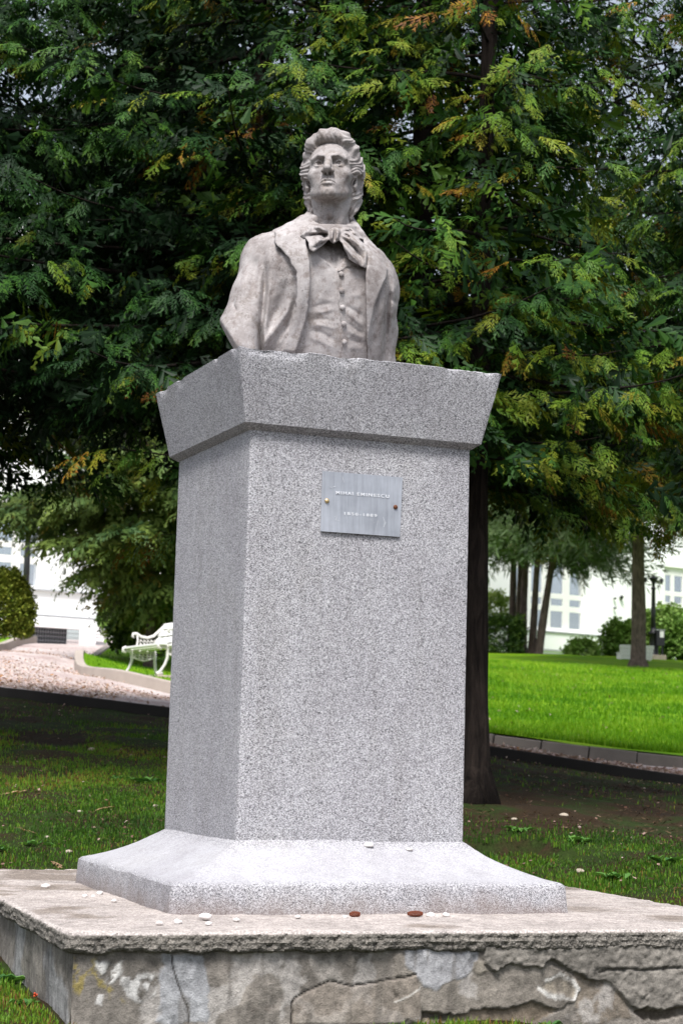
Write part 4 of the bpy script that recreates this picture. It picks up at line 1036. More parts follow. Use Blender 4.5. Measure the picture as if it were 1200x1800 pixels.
    # shirt collar: band round the neck
    hz = np.sqrt(((T[0] - nc[0]) / 1.0) ** 2 + ((T[1] - nc[1]) / 1.05) ** 2); top = nc[2] - .012 + .22 * (T[1] - nc[1])
    ring = np.maximum(np.abs(hz - (.102 - .22 * (T[2] - nc[2]))) - .012, np.maximum(T[2] - top, (nc[2] - .09) - T[2]))
    ring = smax(ring, (T[1] - (nc[1] + .14)), .01)
    V, Q = surface_nets(ring - .003, lo2, h2); emit('shirt_collar', V, Q)
    TX, TY = project(*T)
    sub_ = smin(body(T, loc), cap_(T, tuple(nc + np.array((0, -.015, -.14))), tuple(nc + np.array((0, -.005, .0))), .098, .094), .05)
    def tf(fn):
        gx = np.arange(500, 680, .7); gy = np.arange(370, 490, .7); A_, B_ = np.meshgrid(gx, gy, indexing='ij'); H = fn(A_.astype(np.float32), B_.astype(np.float32)).astype(np.float32)
        i = np.clip((TX - 500) / .7, 0, len(gx) - 1.01); j = np.clip((TY - 370) / .7, 0, len(gy) - 1.01); i0 = i.astype(np.int32); j0 = j.astype(np.int32); fi = i - i0; fj = j - j0
        return H[i0, j0] * (1 - fi) * (1 - fj) + H[i0 + 1, j0] * fi * (1 - fj) + H[i0, j0 + 1] * (1 - fi) * fj + H[i0 + 1, j0 + 1] * fi * fj
    def cloth(poly, base_, folds, rnd=.006):
        mk = tf(lambda a, b: poly_sd(a + .8 * fbm(a / 7, b / 7, None, 3, 2), b + .8 * fbm(a / 7, b / 7, None, 4, 2), ZP(poly))) * px2m
        def rel(a, b):
            H = base_ + 0 * a
            for l, wd, am in folds: H = H + ridge(a, b, l, wd, am)
            return H
        return smax(np.maximum(sub_ - tf(rel), -(sub_ + .012)), -mk, rnd)
    wl = cloth([(528, 684), (545, 650), (575, 612), (600, 592), (640, 612), (695, 652), (695, 692), (672, 716), (640, 740), (600, 768), (580, 752), (574, 715), (560, 692)], .050,
               [([(692, 660), (640, 630), (590, 625)], 5, .022), ([(570, 640), (545, 670), (535, 684)], 5, .014), ([(690, 672), (650, 668), (600, 672), (560, 680)], 2.6, -.024), ([(688, 688), (640, 700), (600, 740)], 5, .020), ([(672, 676), (655, 688)], 3.0, -.030), ([(665, 712), (630, 728), (600, 748)], 1.8, -.014), ([(600, 640), (620, 690), (610, 720)], 7, .012)])
    wr = cloth([(738, 652), (760, 640), (800, 655), (850, 690), (905, 748), (916, 768), (894, 860), (862, 846), (830, 830), (800, 806), (776, 760), (764, 726), (742, 702)], .044,
               [([(745, 664), (800, 678), (860, 730), (900, 790)], 5, .018), ([(752, 684), (800, 716), (850, 770), (880, 820)], 2.6, -.018), ([(755, 700), (790, 750), (830, 800), (870, 840)], 5, .018), ([(770, 664), (810, 690)], 2.2, -.016), ([(830, 720), (850, 800)], 2, -.010), ([(895, 760), (885, 850)], 3, .010)])
    wu = cloth([(738, 642), (770, 628), (815, 634), (850, 660), (884, 704), (850, 692), (800, 652), (760, 650)], .040, [([(745, 640), (800, 642), (860, 684)], 4, .012), ([(800, 636), (818, 660)], 1.8, -.014)])
    kn = cloth([(690, 640), (712, 630), (738, 634), (754, 656), (746, 702), (716, 722), (688, 702)], .056, [([(708, 636), (706, 670), (704, 712)], 3.2, .018), ([(734, 640), (736, 670), (728, 708)], 3.0, .016), ([(721, 634), (722, 670), (716, 716)], 1.6, -.014)], .010)
    tie = smin(smin(smin(wl, wr, .004), wu, .004), kn, .004)
    V, Q = surface_nets(tie, lo2, h2); emit('bow_tie', V, Q)
    return bu

# ------------------------------------------------------------------ foliage
def frond(np_, nq, rng, L=1.0, spread=.36, droop=.25, wide=1.0):
    """flat spray of scale leaves: rachis along +X, pinnae left and right, each a comb of pointed leaflets. Triangles (N,3,3)"""
    Q = []
    def pos(s): return np.array((L * s, .04 * math.sin(5 * s), -droop * L * s * s))
    for i in range(np_):
        s = .06 + .88 * (i + rng.uniform(-.2, .2)) / (np_ - 1); s = max(.03, s); p = pos(s); d0 = pos(min(1, s + .02)) - pos(s - .02); d0 /= np.linalg.norm(d0)
        for sd in (-1, 1):
            l = L * (spread * min(1, (1 - s) * 1.15 + .08) * min(1, .45 + 2.2 * s) + .06) * rng.uniform(.75, 1.2)
            a = sd * rng.uniform(.5, .78); d = d0 * math.cos(a) + np.array((0, 1.0, 0)) * math.sin(a); d[2] -= rng.uniform(-.05, .35); d /= np.linalg.norm(d)
            n = np.cross(d, np.cross((0, 0, 1.0), d)); n /= np.linalg.norm(n); sv = np.cross(n, d)
            if nq == 0:
                Q.append([p - sv * l * .17 * wide, p + sv * l * .17 * wide, p + d * l * 1.1]); continue
            hw = l / nq * .40 * wide
            for k in range(nq):
                u = (k + .5) / (nq + .4); q = p + d * l * u; q[2] -= .16 * l * u * u
                for sq in (-1, 1):
                    b = sq * rng.uniform(.45, .75); dd = d * math.cos(b) + sv * math.sin(b); ll = l * (.40 - .22 * u) * rng.uniform(.85, 1.25) + .02 * L; dd = dd * ll; dd[2] -= .12 * ll
                    Q.append([q - d * hw, q + d * hw, q + dd])
            q = p + d * l * .7; q[2] -= .08 * l; Q.append([q - sv * .018 * L, q + sv * .018 * L, p + d * l * 1.05 - np.array((0, 0, .2 * l))])
    e = pos(.86); d = pos(1) - e; Q.append([e - np.array((0, .035 * L, 0)), e + np.array((0, .035 * L, 0)), e + d * 1.3])
    return np.array(Q, np.float32)
def needle_spray(np_, rng, L=1.0):
    """spruce twig: bristling needles round a stalk"""
    Q = []
    for i in range(np_):
        s = i / np_; p = np.array((L * s, 0, -.2 * L * s * s)); a = rng.uniform(0, 6.28)
        d = np.array((.75, math.cos(a) * .75, math.sin(a) * .6)); d /= np.linalg.norm(d); l = L * rng.uniform(.22, .34)
        sd = np.cross(d, (rng.normal(), rng.normal(), rng.normal())); sd /= np.linalg.norm(sd)
        Q.append([p, p + d * l * .5 + sd * .022 * L, p + d * l, p + d * l * .5 - sd * .022 * L])
    return np.array(Q, np.float32)
def leaf_spray(np_, rng, L=1.0, w_=.34):
    Q = []
    for i in range(np_):
        p = np.array((L * rng.uniform(0, .9), 0, 0)) + rng.normal(0, .10 * L, 3); a = rng.uniform(0, 6.28); b = rng.uniform(-.9, .6)
        d = np.array((math.cos(a) * math.cos(b), math.sin(a) * math.cos(b), math.sin(b))); d = d + np.array((.5, 0, 0)); d /= np.linalg.norm(d)
        l = L * rng.uniform(.22, .4); sd = np.cross(d, (rng.normal() * .5, rng.normal() * .5, 1)); sd /= np.linalg.norm(sd)
        Q.append([p, p + d * l * .45 + sd * l * w_, p + d * l, p + d * l * .45 - sd * l * w_])
    return np.array(Q, np.float32)
_fr = np.random.default_rng(5)
FR_HI = [frond(6, 3, _fr) for _ in range(6)]
FR_MID = [frond(5, 2, _fr) for _ in range(4)]
FR_LO = [frond(5, 0, _fr) for _ in range(3)]
FR_FILL = [frond(5, 1, _fr, wide=1.3) for _ in range(4)]
NEED = [needle_spray(34, _fr) for _ in range(4)]
NEED_LO = [needle_spray(9, _fr) for _ in range(3)]
LEAFY = [leaf_spray(12, _fr) for _ in range(4)]
def scatter(name, temps, pos, head, pitch, roll, scale, hue, m, parent, jit=.06, kind='stuff'):
    """join placed copies of the templates into one real mesh"""
    rng = np.random.default_rng(len(pos) + 3); n = len(pos)
    if n == 0: return None
    pos = np.asarray(pos, np.float32); ch, sh = np.cos(head), np.sin(head); cp, sp = np.cos(pitch), np.sin(pitch); cr, sr = np.cos(roll), np.sin(roll)
    X = np.stack([ch * cp, sh * cp, sp], 1); Y0 = np.stack([-sh, ch, np.zeros(n)], 1); Z0 = np.cross(X, Y0)
    Y = Y0 * cr[:, None] + Z0 * sr[:, None]; Z = -Y0 * sr[:, None] + Z0 * cr[:, None]
    VV, HH = [], []; pick = rng.integers(0, len(temps), n)
    for t, T in enumerate(temps):
        i = np.nonzero(pick == t)[0]
        if not len(i): continue
        F = T.reshape(-1, 3); R = np.stack([X[i], Y[i], Z[i]], 2) * scale[i][:, None, None]
        W_ = np.einsum('nij,kj->nki', R, F) + pos[i][:, None]
        VV.append(W_.reshape(-1, 3))
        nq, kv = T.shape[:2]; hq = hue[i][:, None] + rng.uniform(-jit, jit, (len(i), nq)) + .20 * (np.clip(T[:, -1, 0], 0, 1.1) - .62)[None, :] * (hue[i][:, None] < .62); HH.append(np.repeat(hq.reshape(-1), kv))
    V = np.concatenate(VV); H = np.clip(np.concatenate(HH), 0, 1)
    me = npmesh(name, V, np.arange(len(V)).reshape(-1, temps[0].shape[1]), False, {'hue': H})
    o = link(name, me, m, parent, kind, True); return o

def trunk_mesh(x, y, z0, H, r0, r1, lean=(0, 0), n=14, k=26, seed=0, flare=1.45):
    mb = MB(); pts = []; rad = []; rr = random.Random(seed); wob = [rr.uniform(-1, 1) for _ in range(6)]
    for i in range(k):
        t = i / (k - 1); z = z0 - .15 + (H + .15) * t
        pts.append((x + lean[0] * t + .02 * math.sin(7 * t + wob[0] * 3), y + lean[1] * t + .02 * math.cos(6 * t + wob[1] * 3), z))
        rad.append((r0 + (r1 - r0) * t) * (1 + (flare - 1) * math.exp(-(z - z0) / .18) if z > z0 - .2 else 1))
    mb.tube(pts, rad, n)
    me = mb.mesh('trunk', True); V = np.empty(len(me.vertices) * 3, np.float32); me.vertices.foreach_get('co', V); V = V.reshape(-1, 3)
    nb_ = np.exp(-np.maximum(0, V[:, 2] - z0) / .14) * (V[:, 2] > z0 - .2); d = V[:, :2] - np.array((x, y)); d /= np.linalg.norm(d, axis=1, keepdims=True) + 1e-6
    th = np.arctan2(d[:, 1], d[:, 0]); q = fbm(th * 3, V[:, 2] * 1.2, None, seed, 3) * r0 * .10; V[:, :2] += d * (q + nb_ * r0 * .55 * np.maximum(0, np.sin(th * 4 + seed)))[:, None]
    me.vertices.foreach_set('co', V.ravel()); me.update(); return me

def in_view(P, mx=60):
    px, py = project(P[:, 0], P[:, 1], P[:, 2]); return (px > -mx) & (px < 1200 + mx) & (py > -mx) & (py < 1800 + mx)
def cypress(label, x, y, H, z_low, Lmax, seed, group, r0=.11, n_limb=90, fs=.25, green=.28, gold=.08, sag=.18, lean=(0, 0), dens=1.0, mat='leaf', bark='bark', name='cypress_tree', limbs_out=14, side=None, temps=None, shape=.75, trunk=True, narrow=0.0, fill=.7):
    rng = np.random.default_rng(seed); z0 = float(G(x, y))
    t = thing(name, label, 'tree', (x, y, z0), 0, group)
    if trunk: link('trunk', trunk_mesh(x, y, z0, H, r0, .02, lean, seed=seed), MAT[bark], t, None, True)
    P, Hd, Pt, Ro, S, Hu, Fa = [], [], [], [], [], [], []
    limb_list = []
    ga = 2.39996
    for i in range(n_limb):
        u = (i + .5) / n_limb; z = z0 + z_low + (H - z_low - .2) * u ** 1.12
        a = i * ga + rng.uniform(-.4, .4); L = Lmax * ((1 - u) ** shape * .95 + .08) * rng.uniform(.72, 1.12) * (min(1, .06 + u / narrow) if narrow else 1)
        if side is not None and math.cos(a - side) < -.35: L *= .7
        d = np.array((math.cos(a), math.sin(a), 0)); lat = np.array((-d[1], d[0], 0)); e0 = rng.uniform(-.05, .22); cur = rng.uniform(-.12, .12)
        def pp(s): return np.array((x + lean[0] * u, y + lean[1] * u, z)) + d * L * s + lat * cur * L * s * s + np.array((0, 0, L * (e0 * s - (sag + .15) * s ** 1.6 + .18 * s ** 4)))
        limb_list.append(([pp(s) for s in np.linspace(0, .92, 9)], L))
        nb = max(4, int(L / .125 * dens))
        for j in range(nb):
            s = .16 + .84 * (j + rng.uniform(0, .8)) / nb; s = min(s, 1.0); p = pp(s); sd = 1 if (j % 2) else -1
            ang = a + sd * rng.uniform(.5, 1.15) * (1 if s < .93 else .3) + 2 * cur * s
            bl = (.16 + .36 * L ** .5 * (1 - .62 * s)) * rng.uniform(.6, 1.1); bd_ = np.array((math.cos(ang), math.sin(ang), 0))
            dz = rng.uniform(-.42, .06); nk = max(1, int(bl / .10 * dens))
            tint = rng.uniform(-.10, .12)
            for k in range(nk):
                v = (k + .6) / nk; q = p + bd_ * bl * v + np.array((0, 0, bl * (dz * v - .12 * v * v)))
                sk = 1 if (k % 2) else -1
                P.append(q); Hd.append(ang + sk * rng.uniform(.1, .8) * (v < .95) + rng.normal(0, .15)); Pt.append(rng.uniform(-.75, -.05)); Ro.append(rng.normal(0, .5) + sk * .25)
                S.append(fs * rng.uniform(.75, 1.35) * (1 - .2 * s)); Hu.append(green + tint + rng.normal(0, .05)); Fa.append(s)
    P = np.array(P); Hd, Pt, Ro, S, Hu, Fa = map(np.array, (Hd, Pt, Ro, S, Hu, Fa))
    # old inner sprays turn yellow and brown, in patches
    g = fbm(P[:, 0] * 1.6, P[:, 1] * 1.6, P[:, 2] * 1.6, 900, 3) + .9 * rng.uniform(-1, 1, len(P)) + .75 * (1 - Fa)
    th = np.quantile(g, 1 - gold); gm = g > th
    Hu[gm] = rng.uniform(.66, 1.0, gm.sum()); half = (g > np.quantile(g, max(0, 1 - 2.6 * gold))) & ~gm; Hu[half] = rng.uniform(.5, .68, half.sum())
    iv = in_view(P, 220); near = (P[:, 1] < y + .35 * Lmax)
    T = temps or ((FR_HI if y < 15 else FR_MID), FR_MID, FR_LO)
    if temps is None:      # older inner twigs, hue darkened to put shade into the crown's gaps
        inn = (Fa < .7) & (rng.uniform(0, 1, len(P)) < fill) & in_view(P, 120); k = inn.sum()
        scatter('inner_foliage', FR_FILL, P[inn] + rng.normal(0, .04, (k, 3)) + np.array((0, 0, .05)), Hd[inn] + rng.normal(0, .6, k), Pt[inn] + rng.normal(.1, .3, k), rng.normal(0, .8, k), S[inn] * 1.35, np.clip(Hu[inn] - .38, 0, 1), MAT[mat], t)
    keep = (fbm(P[:, 0] * 1.5, P[:, 1] * 1.5, P[:, 2] * 2.1, 950 + seed, 3) + .55 * (Fa - .5) > -.16) if temps is None else np.ones(len(P), bool)
    Hu = Hu + np.where(Hu < .62, .10 * fbm(P[:, 0] * .9, P[:, 1] * .9, P[:, 2] * .9, 960, 2), 0)
    iv_ = iv; iv = iv & keep
    for nm, mk, tt in (('crown', iv & near, T[0]), ('crown', iv & ~near, T[1]), ('crown', ~iv_, T[2])):
        if not mk.any(): continue
        if tt is T[2] and mk.sum() > 2500: mk = mk & (rng.uniform(0, 1, len(P)) < .6); ss = S * 1.5
        elif tt is T[1] and tt is FR_MID: mk = mk & (rng.uniform(0, 1, len(P)) < .75); ss = S * 1.25
        else: ss = S
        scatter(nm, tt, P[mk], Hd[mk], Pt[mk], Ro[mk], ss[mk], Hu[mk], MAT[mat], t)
    # limbs that can be seen become parts, the rest stay joined
    mb = MB(); done = 0
    for pts, L in limb_list:
        rad = list(np.linspace(.006 + .006 * L, .003, len(pts)))
        c = np.array([pts[len(pts) // 2]])
        if done < limbs_out and in_view(c, 0)[0] and c[0][1] < y + .3:
            MB().tube(pts, rad, 6).build('limb', MAT[bark], t, True, None, True); done += 1
        else: mb.tube(pts, rad, 5)
    mb.build('limbs', MAT[bark], t, True, 'stuff', True)
    return t, len(P)

def near_trees():
    g = 'cypress trees behind the monument'
    n = 0
    X = lambda px, Y: float(at(px, 1300, Y)[0])
    for a in (
        dict(label='slender cypress rising behind the bust, gold old sprays, trunk showing right of the head', x=X(714, 12.6), y=12.6, H=9.0, z_low=2.05, Lmax=2.1, seed=21, r0=.12, n_limb=86, gold=.24, green=.50, limbs_out=22),
        dict(label='dark cypress with its bare trunk right beside the pedestal', x=X(836, 12.0), y=12.0, H=9.2, z_low=2.2, Lmax=1.75, seed=22, r0=.085, n_limb=80, gold=.18, green=.46, limbs_out=22),
        dict(label='broad dense deep green cypress filling the left behind the pedestal', x=X(420, 13.2), y=13.2, H=9.4, z_low=2.62, Lmax=3.0, seed=23, r0=.11, n_limb=135, gold=.03, green=.18, limbs_out=8),
        dict(label='deep green cypress reaching in from the left edge above the grass', x=-3.9, y=13.6, H=9.8, z_low=2.75, Lmax=3.1, seed=24, r0=.14, n_limb=125, gold=.03, green=.18, fs=.34, side=R_(-20), limbs_out=6),
        dict(label='dark cypress reaching in from the right edge over the shaded soil', x=3.55, y=13.2, H=9.4, z_low=2.3, Lmax=2.6, seed=25, r0=.13, n_limb=84, gold=.12, green=.34, side=R_(190), limbs_out=16),
        dict(label='cypress standing in the dark between the two bare trunks and the path', x=X(775, 16.0), y=16.0, H=10.0, z_low=2.9, Lmax=2.6, seed=26, r0=.12, n_limb=84, gold=.07, green=.18, limbs_out=8),
        dict(label='farther cypress closing the gap at upper left behind the dense one', x=-1.9, y=17.2, H=11.0, z_low=3.2, Lmax=2.9, seed=27, r0=.14, n_limb=125, gold=.03, green=.2, trunk=False, limbs_out=0),
        dict(label='farther dark cypress at the upper right behind the reaching one', x=2.6, y=16.8, H=10.5, z_low=3.0, Lmax=2.2, seed=28, r0=.12, n_limb=140, gold=.08, green=.16, trunk=False, limbs_out=0),
    ):
        t, k = cypress(group=g, **a); n += k
    print('near sprays', n)

def clump(name, label, cat, c, r, n, temps, size, hue, m, group=None, seed=0, shell=.75, flat=None, hue_up=.25, parent=None):
    """leafy mass: sprays through an ellipsoid's outer volume, pointing outward"""
    rng = np.random.default_rng(seed); c = np.array(c, float); r = np.array(r, float)
    t = thing(name, label, cat, (c[0], c[1], c[2] - r[2]), 0, group)
    d = rng.normal(size=(n, 3)); d /= np.linalg.norm(d, axis=1, keepdims=True); k = shell + (1 - shell) * rng.uniform(0, 1, n) ** .5
    if flat == 'box':
        d = rng.uniform(-1, 1, (n, 3)); ax = rng.integers(0, 3, n); d[np.arange(n), ax] = np.sign(d[np.arange(n), ax])
    d[:, 2] = np.where((d[:, 2] < -.55), -d[:, 2], d[:, 2]) if flat is None else d[:, 2]
    lump = 1 + (.10 * fbm(d[:, 0] * 2.2, d[:, 1] * 2.2, d[:, 2] * 2.2, seed, 3) if flat is None else .02 * fbm(d[:, 0] * 5, d[:, 1] * 5, d[:, 2] * 5, seed, 2))
    P = c + d * r * (k * lump)[:, None]
    hd = np.arctan2(d[:, 1], d[:, 0]) + rng.normal(0, .5, n); pt = np.arcsin(np.clip(d[:, 2], -1, 1)) * .7 + rng.normal(0, .4, n)
    hu = hue + rng.normal(0, .12, n) + hue_up * d[:, 2] * 0
    scatter('foliage', temps, P, hd, pt, rng.normal(0, .7, n), size * rng.uniform(.7, 1.3, n), hu, m, t)
    return t
def stems(t, c, r, n, m, seed=0):
    rr = random.Random(seed); mb = MB()
    for i in range(n):
        a = rr.uniform(0, 6.28); b = np.array((c[0] + rr.uniform(-.15, .15) * r[0], c[1] + rr.uniform(-.15, .15) * r[1], c[2] - r[2] - .05))
        e = np.array((c[0] + math.cos(a) * r[0] * .6, c[1] + math.sin(a) * r[1] * .6, c[2] + r[2] * rr.uniform(.1, .7)))
        mb.tube([b, (b + e) / 2 + np.array((0, 0, .1 * r[2])), e], [.02 * r[2] + .006, .012 * r[2] + .004, .004], 5)
    mb.build('stems', m, t, True, 'stuff', True)

def far_trees():
    g = 'trees beyond the path'
    X = lambda px, Y: float(at(px, 1150, Y)[0])
    # yellow-green thuja over the bench
    cypress('yellow green thuja drooping over the white bench', X(264, 31), 31.0, 13, 1.15, 3.3, 41, g, r0=.085, n_limb=190, fs=.55, green=.55, gold=.16, sag=.30, narrow=.27, mat='leaf_far', bark='bark_far', name='thuja_tree', limbs_out=0, temps=(FR_FILL, FR_LO, FR_LO), dens=1.15)
    # spruces on the lawn
    cypress('spruce with a thick bare trunk alone on the bright lawn', X(1119, 52), 52.0, 15, 4.75, 4.8, 42, g, r0=.215, n_limb=80, fs=1.25, green=.42, gold=.10, sag=.35, mat='leaf_blue', bark='bark_far', name='spruce_tree', limbs_out=0, temps=(NEED, NEED_LO, NEED_LO), dens=.5)
    for i, (px, Y, lean, r, lab) in enumerate(((897, 62.6, (.1, 0), .135, 'spruce behind the clipped hedge, leftmost of the slender trunks'), (909, 63.5, (.1, 0), .10, 'thin spruce trunk half hidden between two others behind the hedge'), (917, 62.3, (.25, 0), .15, 'spruce with a brown trunk at the right end of the clipped hedge'), (931, 61.0, (.6, 0), .13, 'slightly leaning spruce trunk just right of the hedge'), (942, 60.6, (1.6, 0), .14, 'spruce with a curved trunk leaning right beside the hedge'))):
        cypress(lab, X(px, Y), Y, 11, 4.0, 3.4, 50 + i, g, r0=r, n_limb=46, fs=1.1, green=.55, gold=.14, sag=.28, mat='leaf_blue', bark='bark_far', name='spruce_tree', limbs_out=0, temps=(NEED, NEED_LO, NEED_LO), dens=.42, lean=lean)

# ------------------------------------------------------------------ grass, litter, small plants
def blades(name, n_try, fn_pos, dens, lift, hmin, hmax, wd, m, hue, seed, kind='stuff', bend=.5, simple=False):
    rng = np.random.default_rng(seed); X, Y = fn_pos(rng, n_try)
    k = rng.uniform(0, 1, n_try) < dens(X, Y); X, Y = X[k], Y[k]; n = len(X)
    Z = G(X, Y) + lift; a = rng.uniform(0, 6.28, n); h = rng.uniform(hmin, hmax, n); b = rng.uniform(.1, bend, n) * h; w_ = wd * rng.uniform(.7, 1.3, n)
    d = np.stack([np.cos(a), np.sin(a)], 1); s = np.stack([-d[:, 1], d[:, 0]], 1)
    P = np.zeros((n, 5, 3), np.float32); base_ = np.stack([X, Y], 1)
    P[:, 0, :2] = base_ - s * w_[:, None] / 2; P[:, 1, :2] = base_ + s * w_[:, None] / 2; P[:, 0, 2] = P[:, 1, 2] = Z - .01
    mid = base_ + d * (b * .35)[:, None]; P[:, 2, :2] = mid + s * w_[:, None] * .4; P[:, 3, :2] = mid - s * w_[:, None] * .4; P[:, 2, 2] = P[:, 3, 2] = Z + h * .6
    P[:, 4, :2] = base_ + d * b[:, None]; P[:, 4, 2] = Z + h
    if simple:
        i = np.arange(n)[:, None] * 3; return link(name, npmesh(name, P[:, [0, 1, 4]].reshape(-1, 3), i + np.array([[0, 1, 2]]), False, {'hue': np.repeat(np.clip(hue(X, Y, rng), 0, 1), 3)}), m, None, kind)
    i = np.arange(n)[:, None] * 5
    hu = hue(X, Y, rng); H = np.repeat(np.clip(hu, 0, 1), 5)
    o = link(name, npmesh(name, P.reshape(-1, 3), [i + np.array([[0, 1, 2, 3]]), i + np.array([[3, 2, 4]])], False, {'hue': H}), m, None, kind); return o
def off_slab(X, Y, pad=0.0):
    rx, ry = X - SLAB_C[0], Y - SLAB_C[1]; a = rx * s1[0] + ry * s1[1]; b = rx * s2[0] + ry * s2[1]
    return ~((a > -pad) & (a < SW + pad) & (b > -pad) & (b < SDp + pad))
def cover():
    def pos_n(rng, n):
        Y = 5.0 + 14 * rng.uniform(0, 1, n) ** 1.15; X = rng.uniform(-1, 1, n) * (.26 * Y + .4); return X, Y
    def dens(X, Y):
        c = fbm(X * .9, Y * .75, None, 700, 4); lush = np.maximum(sstep(-.35, .3, c + .28), .75 * sstep(11.0, 10.0, Y))
        left = sstep(.3, -.9, X)
        farL = .85 * sstep(17.4, 15.6, Y) + .12; farR = sstep(11.6, 10.2, Y) * .95 + .03
        k = np.where(X < 0, farL, farR); k = np.where(Y < 9.2, .75, k)
        return np.clip(lush * k, 0, 1) * off_slab(X, Y, .01) * (Y < eline(E1, X) - .12)
    def hue(X, Y, rng):
        return .36 + .34 * fbm(X * 1.3, Y * 1.1, None, 710, 4) + rng.normal(0, .14, len(X)) + np.where(rng.uniform(0, 1, len(X)) < .13, .45, 0) + .18 * sstep(9.5, 7.5, Y) + np.where(X < 0, .30 * sstep(12.6, 13.8, Y) * sstep(16.2, 14.8, Y), 0)  # last term puts the light on the left band into the blade colour
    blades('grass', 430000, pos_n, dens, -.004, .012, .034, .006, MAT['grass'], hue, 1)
    # thicker fringe hugging the concrete
    def fringe(rng, n):
        t = rng.uniform(0, 1, n); o = np.abs(rng.normal(0, .12, n)) + .012; k = rng.uniform(0, 1, n) < .5
        fx = np.where(k, SLAB_C[0] + s1[0] * SW * t - s2[0] * o, SLAB_C[0] + s2[0] * SDp * t - s1[0] * o); fy = np.where(k, SLAB_C[1] + s1[1] * SW * t - s2[1] * o, SLAB_C[1] + s2[1] * SDp * t - s1[1] * o); return fx, fy
    blades('grass', 9000, fringe, lambda X, Y: .35 + .65 * sstep(-.2, .4, fbm(X * 3, Y * 3, None, 720, 3)), -.012, .015, .045, .005, MAT['grass'], lambda X, Y, r: .5 + r.normal(0, .15, len(X)), 2, simple=True)
    # lawn beyond
    def pl(rng, n):
        Y = 21.3 + 30 * rng.uniform(0, 1, n) ** 1.6; X = Y * rng.uniform(.04, .2, n); return X, Y
    blades('lawn_grass', 60000, pl, lambda X, Y: (Y > eline(E2, X) + .14) * (.75 + .25 * fbm(X, Y, None, 9, 3)), LIFT_L, .04, .09, .022, MAT['lawn_blade'], lambda X, Y, r: np.clip(.45 + .45 * fbm(X * .8, Y * .5, None, 730, 4), 0, 1) + r.normal(0, .22, len(X)), 3, simple=True)
    def pi_(rng, n):
        return rng.uniform(-4.6, 1, n), rng.uniform(24, 39, n)
    def inis(X, Y):
        return (poly_sd(X, Y, ISLAND) > .12) * .9
    blades('lawn_grass', 16000, pi_, inis, LIFT_L, .02, .045, .016, MAT['lawn_blade'], lambda X, Y, r: .3 + r.normal(0, .15, len(X)) - .25, 4, simple=True)
    # fallen leaves
    def litter(name, n, fn, dens_, lift, s0, s1_, hue0, seed):
        rng = np.random.default_rng(seed); X, Y = fn(rng, n); k = rng.uniform(0, 1, n) < dens_(X, Y); X, Y = X[k], Y[k]; n = len(X)
        P = np.stack([X, Y, G(X, Y) + lift + rng.uniform(.004, .02, n)], 1)
        return scatter(name, [np.array([[[0, 0, 0], [.5, .3, .06], [1, 0, .0], [.5, -.3, .10]]], np.float32), np.array([[[0, 0, 0], [.55, .42, .12], [1.1, .1, .05], [.4, -.25, .0]]], np.float32)], P, rng.uniform(0, 6.28, n), rng.normal(0, .3, n), rng.normal(0, .5, n), rng.uniform(s0, s1_, n), np.clip(hue0 + rng.normal(0, .25, n), 0, 1), MAT['dead'], None)
    def pp1(rng, n):
        X = rng.uniform(-6, 6, n); return X, eline(E1, X) + .02 + 2.6 * rng.uniform(0, 1, n) ** 1.3
    litter('fallen_leaves', 13000, pp1, lambda X, Y: np.where(X > .5, .9, .5 * sstep(-.3, .3, fbm(X, Y, None, 740, 3))), LIFT_P, .025, .065, .5, 5)
    def pp2(rng, n):
        Y = rng.uniform(19.5, 36, n); return -Y * rng.uniform(.07, .2, n), Y
    litter('fallen_leaves', 11000, pp2, lambda X, Y: (poly_sd(X, Y, ISLAND) < -.1) * sstep(-.4, .2, fbm(X * .7, Y * .7, None, 741, 3)) * np.where(Y < 30, 1, .3), LIFT_P, .018, .05, .62, 6)
    def pp3(rng, n):
        Y = rng.uniform(8, 19, n); return Y * rng.uniform(-.2, .2, n), Y
    litter('fallen_leaves', 2600, pp3, lambda X, Y: off_slab(X, Y, .02) * (Y < eline(E1, X) - .2) * (.25 + .6 * (fbm(X, Y, None, 742, 3) > .1)), 0, .008, .030, .22, 7)
    def pp4(rng, n):
        Y = rng.uniform(22, 50, n); return Y * rng.uniform(.06, .2, n), Y
    litter('fallen_leaves', 260, pp4, lambda X, Y: Y > eline(E2, X) + .3, LIFT_L + .03, .03, .06, .2, 8)
def needles():
    rng = np.random.default_rng(77); n = 26000; Y = rng.uniform(8.6, 18.6, n); X = Y * rng.uniform(-.2, .2, n)
    k = off_slab(X, Y, .0) & (Y < eline(E1, X) - .15) & (rng.uniform(0, 1, n) < .25 + .75 * sstep(-.3, .3, fbm(X * 1.3, Y * 1.3, None, 760, 3))); X, Y = X[k], Y[k]; n = len(X)
    T = [np.array([[[0, -.05, 0], [0, .05, 0], [1, .1, .12]], [[.4, 0, .05], [.5, .1, .05], [.7, .5, .10]]], np.float32), np.array([[[0, -.09, 0], [0, .09, 0], [1, -.2, .05]], [[.3, 0, .02], [.42, -.05, .02], [.6, -.45, .12]]], np.float32)]
    scatter('fallen_needles', T, np.stack([X, Y, G(X, Y) + .006], 1), rng.uniform(0, 6.28, n), rng.normal(.08, .15, n), rng.normal(0, .4, n), rng.uniform(.012, .05, n), np.clip(rng.normal(.35, .3, n), 0, 1), MAT['needle'], None)
